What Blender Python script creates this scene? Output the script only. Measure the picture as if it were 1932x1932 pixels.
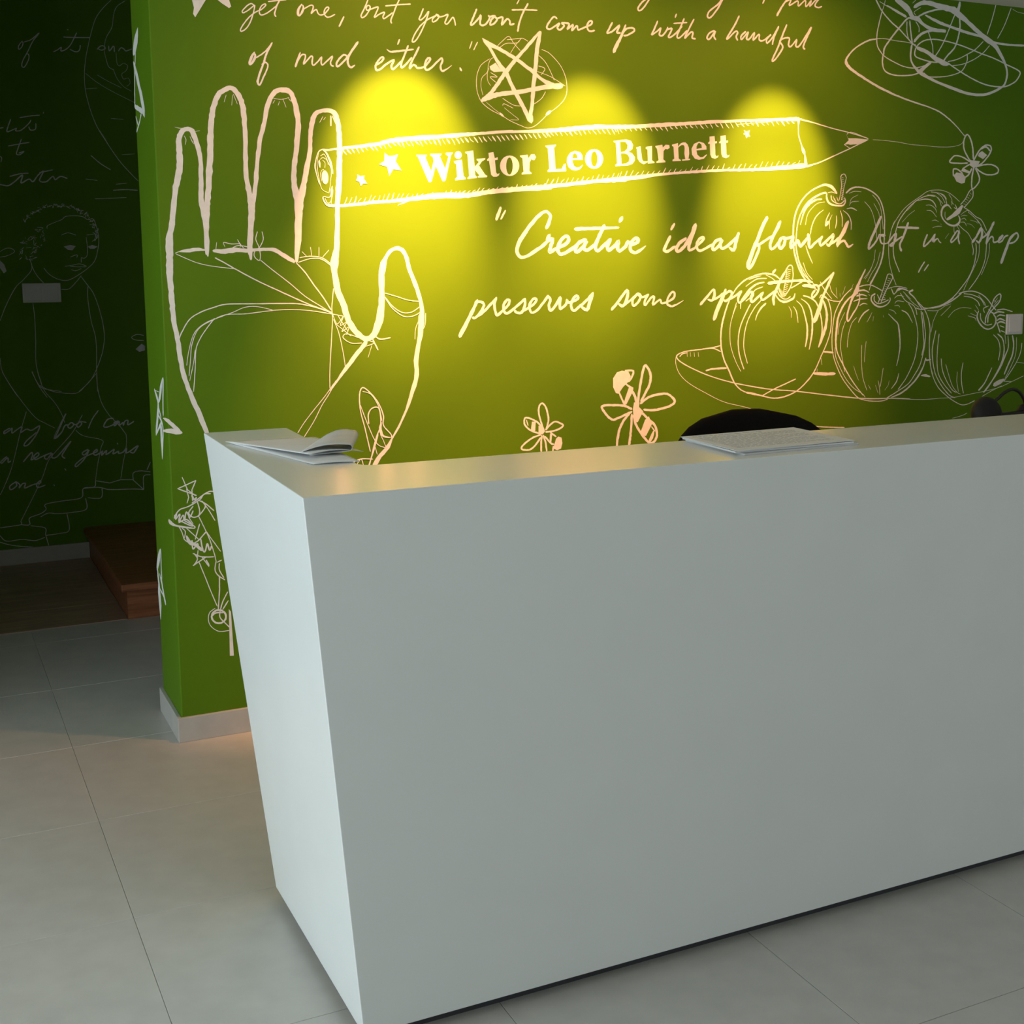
import bpy, bmesh, math, random
from mathutils import Vector, Matrix
random.seed(11)
for o in list(bpy.data.objects): bpy.data.objects.remove(o, do_unlink=True)
SC = bpy.context.scene
COL = SC.collection

# ------------------------------------------------------------------ camera
cam = bpy.data.cameras.new('camera'); camo = bpy.data.objects.new('camera', cam); COL.objects.link(camo)
RT = Vector((0.87270111, -0.48821492, 0.00624292)); UP = Vector((0.06522665, 0.12924742, 0.9894648)); FW = Vector((0.48387836, 0.86309982, -0.14463899))
m3 = Matrix((RT, UP, -FW)).transposed()
camo.matrix_world = Matrix.Translation((0, 0, 1.55)) @ m3.to_4x4()
cam.sensor_fit = 'HORIZONTAL'; cam.sensor_width = 36.0
cam.lens = 2621.8 / 1932 * 36
cam.shift_x = (966 - 1265.7) / 1932; cam.shift_y = -(966 - 814.5) / 1932
cam.clip_start = 0.05
SC.camera = camo

# ------------------------------------------------------------------ world, exposure, daylight
SC.view_settings.view_transform = 'Standard'; SC.view_settings.look = 'None'
SC.view_settings.exposure = 0.0; SC.view_settings.gamma = 1.0; SC.view_settings.use_curve_mapping = False
wd = bpy.data.worlds.new('sky'); SC.world = wd; wd.use_nodes = True
wd.node_tree.nodes['Background'].inputs[0].default_value = (0.75, 0.88, 1.0, 1)
wd.node_tree.nodes['Background'].inputs[1].default_value = 0.22

def area(name, loc, rot, sx, sy, power, col):
    l = bpy.data.lights.new(name, 'AREA'); l.shape = 'RECTANGLE'; l.size = sx; l.size_y = sy; l.energy = power; l.color = col
    o = bpy.data.objects.new(name, l); COL.objects.link(o); o.location = loc; o.rotation_euler = rot; return o
# daylight that enters through the two glazed openings behind and left of the camera
area('daylight_left', (-2.55, 2.25, 1.0), (0, -math.pi/2, 0), 1.8, 2.7, 95, (0.84, 0.985, 1.04))
area('daylight_rear', (2.9, -2.55, 1.45), (math.pi/2, 0, 0), 3.2, 1.7, 32, (0.90, 1.0, 1.0))

# ------------------------------------------------------------------ geometry of the place (metres)
WY, WX, WT, FY = 4.244, 0.6865, 0.3182, 6.909      # front of the green wall, its free end, its thickness, far wall
CZ, CZ2 = 2.415, 3.1                               # ceiling over the reception, ceiling of the stair hall
XL, XR, YB = -2.35, 5.4, -2.35                     # left wall, right wall, rear wall
T0X, T0Y, TS = 0.3892, 1.9771, 0.5928              # floor tile grid

# ------------------------------------------------------------------ helpers
def mat(name, col, rough=0.6, spec=0.5, noise=0.0, nscale=8.0, bump=0.0, bscale=200.0, coat=0.0, metal=0.0, col2=None, emit=None, estr=0.0, sheen=0.0):
    m = bpy.data.materials.new(name); m.use_nodes = True; nt = m.node_tree; b = nt.nodes['Principled BSDF']
    b.inputs['Base Color'].default_value = (*col, 1); b.inputs['Roughness'].default_value = rough
    b.inputs['Specular IOR Level'].default_value = spec; b.inputs['Metallic'].default_value = metal
    b.inputs['Coat Weight'].default_value = coat
    if emit: b.inputs['Emission Color'].default_value = (*emit, 1); b.inputs['Emission Strength'].default_value = estr
    tc = nt.nodes.new('ShaderNodeTexCoord')
    if noise or col2:
        n = nt.nodes.new('ShaderNodeTexNoise'); n.inputs['Scale'].default_value = nscale; n.inputs['Detail'].default_value = 4
        nt.links.new(tc.outputs['Object'], n.inputs['Vector'])
        r = nt.nodes.new('ShaderNodeValToRGB'); c2 = col2 or tuple(c*(1-noise) for c in col)
        r.color_ramp.elements[0].position = 0.3; r.color_ramp.elements[1].position = 0.7
        r.color_ramp.elements[0].color = (*c2, 1); r.color_ramp.elements[1].color = (*(min(1, c*(1+noise)) for c in col), 1)
        nt.links.new(n.outputs['Fac'], r.inputs['Fac']); nt.links.new(r.outputs['Color'], b.inputs['Base Color'])
    if bump:
        n = nt.nodes.new('ShaderNodeTexNoise'); n.inputs['Scale'].default_value = bscale; n.inputs['Detail'].default_value = 3
        nt.links.new(tc.outputs['Object'], n.inputs['Vector'])
        bp = nt.nodes.new('ShaderNodeBump'); bp.inputs['Strength'].default_value = bump; bp.inputs['Distance'].default_value = 0.002
        nt.links.new(n.outputs['Fac'], bp.inputs['Height']); nt.links.new(bp.outputs['Normal'], b.inputs['Normal'])
    return m
def wood(name, c1, c2):
    m = bpy.data.materials.new(name); m.use_nodes = True; nt = m.node_tree; b = nt.nodes['Principled BSDF']
    tc = nt.nodes.new('ShaderNodeTexCoord'); mp = nt.nodes.new('ShaderNodeMapping'); mp.inputs['Scale'].default_value = (1.5, 22, 22)
    n = nt.nodes.new('ShaderNodeTexNoise'); n.inputs['Scale'].default_value = 3; n.inputs['Detail'].default_value = 6; n.inputs['Distortion'].default_value = 0.6
    r = nt.nodes.new('ShaderNodeValToRGB'); r.color_ramp.elements[0].color = (*c1, 1); r.color_ramp.elements[1].color = (*c2, 1)
    r.color_ramp.elements[0].position = 0.35; r.color_ramp.elements[1].position = 0.65
    nt.links.new(tc.outputs['Object'], mp.inputs['Vector']); nt.links.new(mp.outputs['Vector'], n.inputs['Vector'])
    nt.links.new(n.outputs['Fac'], r.inputs['Fac']); nt.links.new(r.outputs['Color'], b.inputs['Base Color'])
    b.inputs['Roughness'].default_value = 0.4
    return m
M = dict(
    green=mat('green_wall_paint', (0.092, 0.190, 0.0050), 0.6, 0.15, noise=0.04, nscale=3, bump=0.10, bscale=240),
    far_green=mat('green_wall_paint_far', (0.092, 0.190, 0.0050), 0.7, 0.2, noise=0.04, nscale=3),
    paint=mat('white_brush_paint', (0.80, 0.78, 0.75), 0.65, 0.3, noise=0.05, nscale=60),
    ceil=mat('ceiling_paint', (0.78, 0.76, 0.72), 0.9, 0.2, noise=0.02, nscale=3),
    plain=mat('white_wall_paint', (0.55, 0.55, 0.53), 0.9, 0.2, noise=0.03, nscale=3),
    tile=mat('porcelain_tile', (0.50, 0.475, 0.435), 0.32, 0.45, noise=0.05, nscale=14, bump=0.04, bscale=300),
    grout=mat('tile_grout', (0.38, 0.36, 0.32), 0.9, 0.2, noise=0.05),
    skirt=mat('skirting_tile', (0.46, 0.44, 0.41), 0.45, 0.4, noise=0.05, nscale=20),
    desk=mat('white_solid_surface', (0.80, 0.815, 0.80), 0.22, 0.5, noise=0.012, nscale=6),
    kick=mat('dark_plinth', (0.05, 0.05, 0.055), 0.6, 0.3, noise=0.1, nscale=20),
    wood=wood('brown_stained_wood', (0.19, 0.066, 0.026), (0.36, 0.130, 0.055)),
    board=wood('dark_floor_board', (0.26, 0.175, 0.12), (0.38, 0.26, 0.18)),
    thin_paint=mat('thin_white_paint', (0.58, 0.57, 0.55), 0.7, 0.2, noise=0.12, nscale=40),
    paper=mat('paper', (0.82, 0.82, 0.82), 0.7, 0.3, noise=0.02, nscale=30),
    paper2=mat('greyish_paper', (0.66, 0.66, 0.66), 0.6, 0.3, noise=0.06, nscale=30),
    ink=mat('grey_ink', (0.50, 0.51, 0.53), 0.8, 0.2, noise=0.1, nscale=50),
    black=mat('black_fabric', (0.0045, 0.0045, 0.005), 0.9, 0.15, noise=0.2, nscale=120, bump=0.2, bscale=700),
    plastic=mat('black_plastic', (0.010, 0.010, 0.011), 0.35, 0.5, noise=0.1, nscale=30),
    foam=mat('black_foam', (0.009, 0.009, 0.010), 0.6, 0.4, noise=0.2, nscale=200),
    chrome=mat('grey_metal', (0.45, 0.45, 0.46), 0.3, 0.5, metal=1.0, noise=0.03, nscale=30),
    switch=mat('white_switch_plastic', (0.72, 0.69, 0.68), 0.3, 0.5, noise=0.02, nscale=10),
    glow=mat('lamp_glass', (1, 0.9, 0.7), 0.3, 0.5, noise=0.02, emit=(1, 0.62, 0.27), estr=20.0),
    frame=mat('window_frame_grey', (0.35, 0.36, 0.37), 0.4, 0.5, noise=0.03, nscale=20),
)
def tag(o, label=None, cat=None, group=None, kind=None):
    if label: o['label'] = label
    if cat: o['category'] = cat
    if group: o['group'] = group
    if kind: o['kind'] = kind
    return o
def link(name, me, parent=None, loc=None):
    o = bpy.data.objects.new(name, me); COL.objects.link(o)
    if parent is not None:
        o.parent = parent; o.matrix_parent_inverse = Matrix.Identity(4)
    if loc is not None: o.location = loc
    return o
def empty(name, loc, rz=0.0):
    o = bpy.data.objects.new(name, None); COL.objects.link(o); o.location = loc; o.rotation_euler = (0, 0, rz); o.empty_display_size = 0.1; return o
def from_bm(name, bm, m, parent=None, loc=None, smooth=False, bevel=0.0, seg=2):
    bmesh.ops.recalc_face_normals(bm, faces=bm.faces)
    me = bpy.data.meshes.new(name); bm.to_mesh(me); bm.free()
    if smooth:
        for p in me.polygons: p.use_smooth = True
    me.materials.append(m)
    o = link(name, me, parent, loc)
    if bevel:
        b = o.modifiers.new('bevel', 'BEVEL'); b.width = bevel; b.segments = seg; b.limit_method = 'ANGLE'; b.angle_limit = 0.6
        b.harden_normals = False
    return o
def add_box(bm, x0, x1, y0, y1, z0, z1):
    v = [bm.verts.new(p) for p in ((x0,y0,z0),(x1,y0,z0),(x1,y1,z0),(x0,y1,z0),(x0,y0,z1),(x1,y0,z1),(x1,y1,z1),(x0,y1,z1))]
    for f in ((3,2,1,0),(4,5,6,7),(0,1,5,4),(1,2,6,5),(2,3,7,6),(3,0,4,7)): bm.faces.new([v[i] for i in f])
def box(name, x0, x1, y0, y1, z0, z1, m, parent=None, bevel=0.0):
    bm = bmesh.new(); add_box(bm, x0, x1, y0, y1, z0, z1); return from_bm(name, bm, m, parent, bevel=bevel)
def loft(bm, loops, cap=True):
    rows = [[bm.verts.new(p) for p in L] for L in loops]; n = len(rows[0])
    for a, b in zip(rows, rows[1:]):
        for i in range(n): bm.faces.new((a[i], a[(i+1) % n], b[(i+1) % n], b[i]))
    if cap: bm.faces.new(rows[0][::-1]); bm.faces.new(rows[-1])
def tube(bm, pts, r, n=10, cap=True):
    pts = [Vector(p) for p in pts]; loops = []; prev = None
    for i, p in enumerate(pts):
        t = (pts[min(i+1, len(pts)-1)] - pts[max(i-1, 0)]).normalized()
        a = prev if prev is not None else (Vector((0,0,1)) if abs(t.z) < .9 else Vector((1,0,0)))
        u = (a - t*a.dot(t)).normalized(); w = t.cross(u); prev = u
        rr = r[i] if isinstance(r, (list, tuple)) else r
        loops.append([p + (u*math.cos(2*math.pi*k/n) + w*math.sin(2*math.pi*k/n))*rr for k in range(n)])
    loft(bm, loops, cap)
def lathe(bm, prof, n=24, mtx=None):
    mtx = mtx or Matrix.Identity(4); loops = []
    for r, z in prof: loops.append([mtx @ Vector((max(r, 1e-4)*math.cos(2*math.pi*k/n), max(r, 1e-4)*math.sin(2*math.pi*k/n), z)) for k in range(n)])
    loft(bm, loops, True)

# ------------------------------------------------------------------ the setting
# floor: a grout bed with every tile a piece of its own
floor = box('floor', XL-0.3, XR+0.3, YB-0.3, FY+0.3, -0.10, -0.0016, M['grout']); tag(floor, kind='structure')
tb = bmesh.new(); g = 0.0008; add_box(tb, g, TS-g, g, TS-g, -0.008, 0.0)
tile0 = from_bm('tile', tb, M['tile'], floor, (T0X, T0Y, 0), bevel=0.0006, seg=1)
first = True
for i in range(-5, 9):
    for j in range(-8, 9):
        x, y = T0X+i*TS, T0Y+j*TS
        if x > XR or y > FY or x+TS < XL or y+TS < YB or (i == 0 and j == 0): continue
        c = tile0.copy(); COL.objects.link(c); c.location = (x, y, 0)
# dark boards laid over the floor in front of the far wall, up to the step
for k in range(4):
    y0 = 5.72+k*0.295
    box('floor_board', -0.75, 0.738, y0+0.001, min(y0+0.294, FY-0.013), 0.0, 0.004, M['board'], floor, bevel=0.001)
# the painted wall behind the desk: one solid slab with a free left end
wall = box('wall_back', WX, XR+0.2, WY, WY+WT, 0, CZ2+0.1, M['green'], bevel=0.004)
tag(wall, kind='structure')
wall_far = box('wall_far', -0.95, XR+0.2, FY, FY+0.2, 0, CZ2+0.1, M['far_green']); tag(wall_far, kind='structure')
wl = bmesh.new()
for a in ((YB-.2, 0.9, 0, CZ), (3.6, WY+WT, 0, CZ), (0.9, 3.6, 1.9, CZ), (0.9, 3.6, 0, 0.1)): add_box(wl, XL-0.2, XL, a[0], a[1], a[2], a[3])
tag(from_bm('wall_left', wl, M['plain']), kind='structure')
wr = bmesh.new()
for a in ((XL-.2, 1.3, 0, CZ), (4.5, XR+.2, 0, CZ), (1.3, 4.5, 2.33, CZ), (1.3, 4.5, 0, 0.55)): add_box(wr, a[0], a[1], YB-0.2, YB, a[2], a[3])
tag(from_bm('wall_rear', wr, M['plain']), kind='structure')
tag(box('wall_right', XR, XR+0.2, YB, WY, 0, CZ, M['plain']), kind='structure')
tag(box('wall_hall_light_block', -0.95, -0.75, WY, FY, 0, CZ2, M['far_green']), kind='structure')  # unseen wall, added to keep the window daylight out of the hall
tag(box('wall_hall_front', XL-0.2, -0.95, WY, WY+WT, 0, CZ2, M['plain']), kind='structure')
tag(box('wall_hall_right', 3.2, 3.4, WY+WT, FY, 0, CZ2, M['far_green']), kind='structure')
tag(box('ceiling', XL-0.2, XR+0.2, YB-0.2, WY+0.001, CZ, CZ+0.12, M['ceil']), kind='structure')
tag(box('ceiling', -0.95, 3.4, WY, FY+0.1, CZ2, CZ2+0.12, M['ceil']), kind='structure')
tag(box('trim_1', -0.75, WX, WY-0.001, WY+0.12, CZ+0.12, CZ2, M['plain']), kind='structure')
def frame_window(name, axis, c, a0, a1, z0, z1, mull):
    o = None
    bm = bmesh.new(); t = 0.05
    def bar(p0, p1, q0, q1):
        if axis == 'x': add_box(bm, c-t, c, p0, p1, q0, q1)
        else: add_box(bm, p0, p1, c-t, c, q0, q1)
    bar(a0, a1, z0, z0+t); bar(a0, a1, z1-t, z1)
    for k in range(mull+1):
        p = a0+(a1-a0-t)*k/mull; bar(p, p+t, z0+t, z1-t)
    tag(from_bm(name, bm, M['frame']), kind='structure')
frame_window('window_1', 'x', XL-0.06, 0.9, 3.6, 0.1, 1.9, 2)
frame_window('window_2', 'y', YB-0.06, 1.3, 4.5, 0.55, 2.33, 3)
# skirting
BB = 0.0764
sk = bmesh.new(); d = 0.012
loft(sk, [[(WX-d, WY-d, z), (XR, WY-d, z), (XR, WY, z), (WX, WY, z), (WX, WY+WT, z), (WX-d, WY+WT, z)] for z in (0, BB)])
tag(from_bm('baseboard_back', sk, M['skirt'], bevel=0.0015), kind='structure')
tag(box('baseboard_far', -0.75, 0.741, FY-d, FY, 0, BB, M['skirt'], bevel=0.0015), kind='structure')

# ------------------------------------------------------------------ wall drawings (brushed white paint, wall coordinates in 0.1 mm)
def catmull(P, k):
    out = []
    n = len(P)
    for i in range(n-1):
        p0, p1, p2, p3 = P[max(i-1, 0)], P[i], P[i+1], P[min(i+2, n-1)]
        for s in range(k):
            t = s/k; t2 = t*t; t3 = t2*t
            out.append(tuple(0.5*((2*b)+(c-a)*t+(2*a-5*b+4*c-e)*t2+(3*b-a-3*c+e)*t3) for a, b, c, e in zip(p0, p1, p2, p3)))
    out.append(P[-1]); return out
def drawing(name, plane, strokes, parent, label=None):
    V = []; F = []; rnd = random.Random(len(strokes)*7+3)
    lift = [0.0004]
    def put(u, w):
        h = lift[0]
        V.append((u, WY-h, w) if plane == 'back' else ((WX-h, u, w) if plane == 'end' else (u, FY-h, w))); return len(V)-1
    for s in strokes:
        kind = s[0]; pts = [tuple(float(q)*1e-4 for q in p.split(',')) for p in s[1:].split()]
        if kind == 'P':
            ids = [put(*p[:2]) for p in pts]; F.append(ids); lift[0] += 2e-6; continue
        if kind == 'R':
            n = len(pts)//2; a = [put(*p[:2]) for p in pts[:n]]; b = [put(*p[:2]) for p in pts[n:]]
            for i in range(n): F.append([a[i], a[(i+1) % n], b[(i+1) % n], b[i]])
            lift[0] += 2e-6; continue
        wmax = max(p[2] for p in pts)
        thin = 0.70 if wmax < 0.0042 else (0.85 if wmax < 0.006 else 1.0)
        length = sum(math.dist(a[:2], b[:2]) for a, b in zip(pts, pts[1:]))
        if kind == 'S' and len(pts) > 2:
            k = max(2, min(7, int(length/len(pts)/max(0.004, wmax*0.6))+1)); C = catmull(pts, k)
        else:
            C = []
            for a, b in zip(pts, pts[1:]):
                k = max(2, min(8, int(math.dist(a[:2], b[:2])/max(0.004, wmax))))
                C += [tuple(x+(y-x)*q/k for x, y in zip(a, b)) for q in range(k)]
            C.append(pts[-1])
        n = len(C); L = []; R = []
        for i in range(n):
            a, b = C[max(i-1, 0)], C[min(i+1, n-1)]
            tx, ty = b[0]-a[0], b[1]-a[1]; q = math.hypot(tx, ty) or 1e-9; tx /= q; ty /= q
            w = max(C[i][2]*thin, 0.0010)*0.5
            wl, wr = w*rnd.uniform(0.82, 1.12), w*rnd.uniform(0.82, 1.12)
            if i in (0, n-1): wl *= 0.72; wr *= 0.72
            L.append(put(C[i][0]-ty*wl, C[i][1]+tx*wl)); R.append(put(C[i][0]+ty*wr, C[i][1]-tx*wr))
            lift[0] += 4e-7
            if i in (0, n-1):
                sg = -1 if i == 0 else 1
                e = put(C[i][0]+sg*tx*w*0.7, C[i][1]+sg*ty*w*0.7)
                F.append([L[-1], R[-1], e])
        for i in range(n-1): F.append([L[i], R[i], R[i+1], L[i+1]])
        lift[0] += 2e-6
    me = bpy.data.meshes.new(name); me.from_pydata(V, [], F); me.materials.append(M['thin_paint' if plane == 'far' else 'paint'])
    o = link(name, me, parent)
    if label: o['label'] = label
    return o
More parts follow.
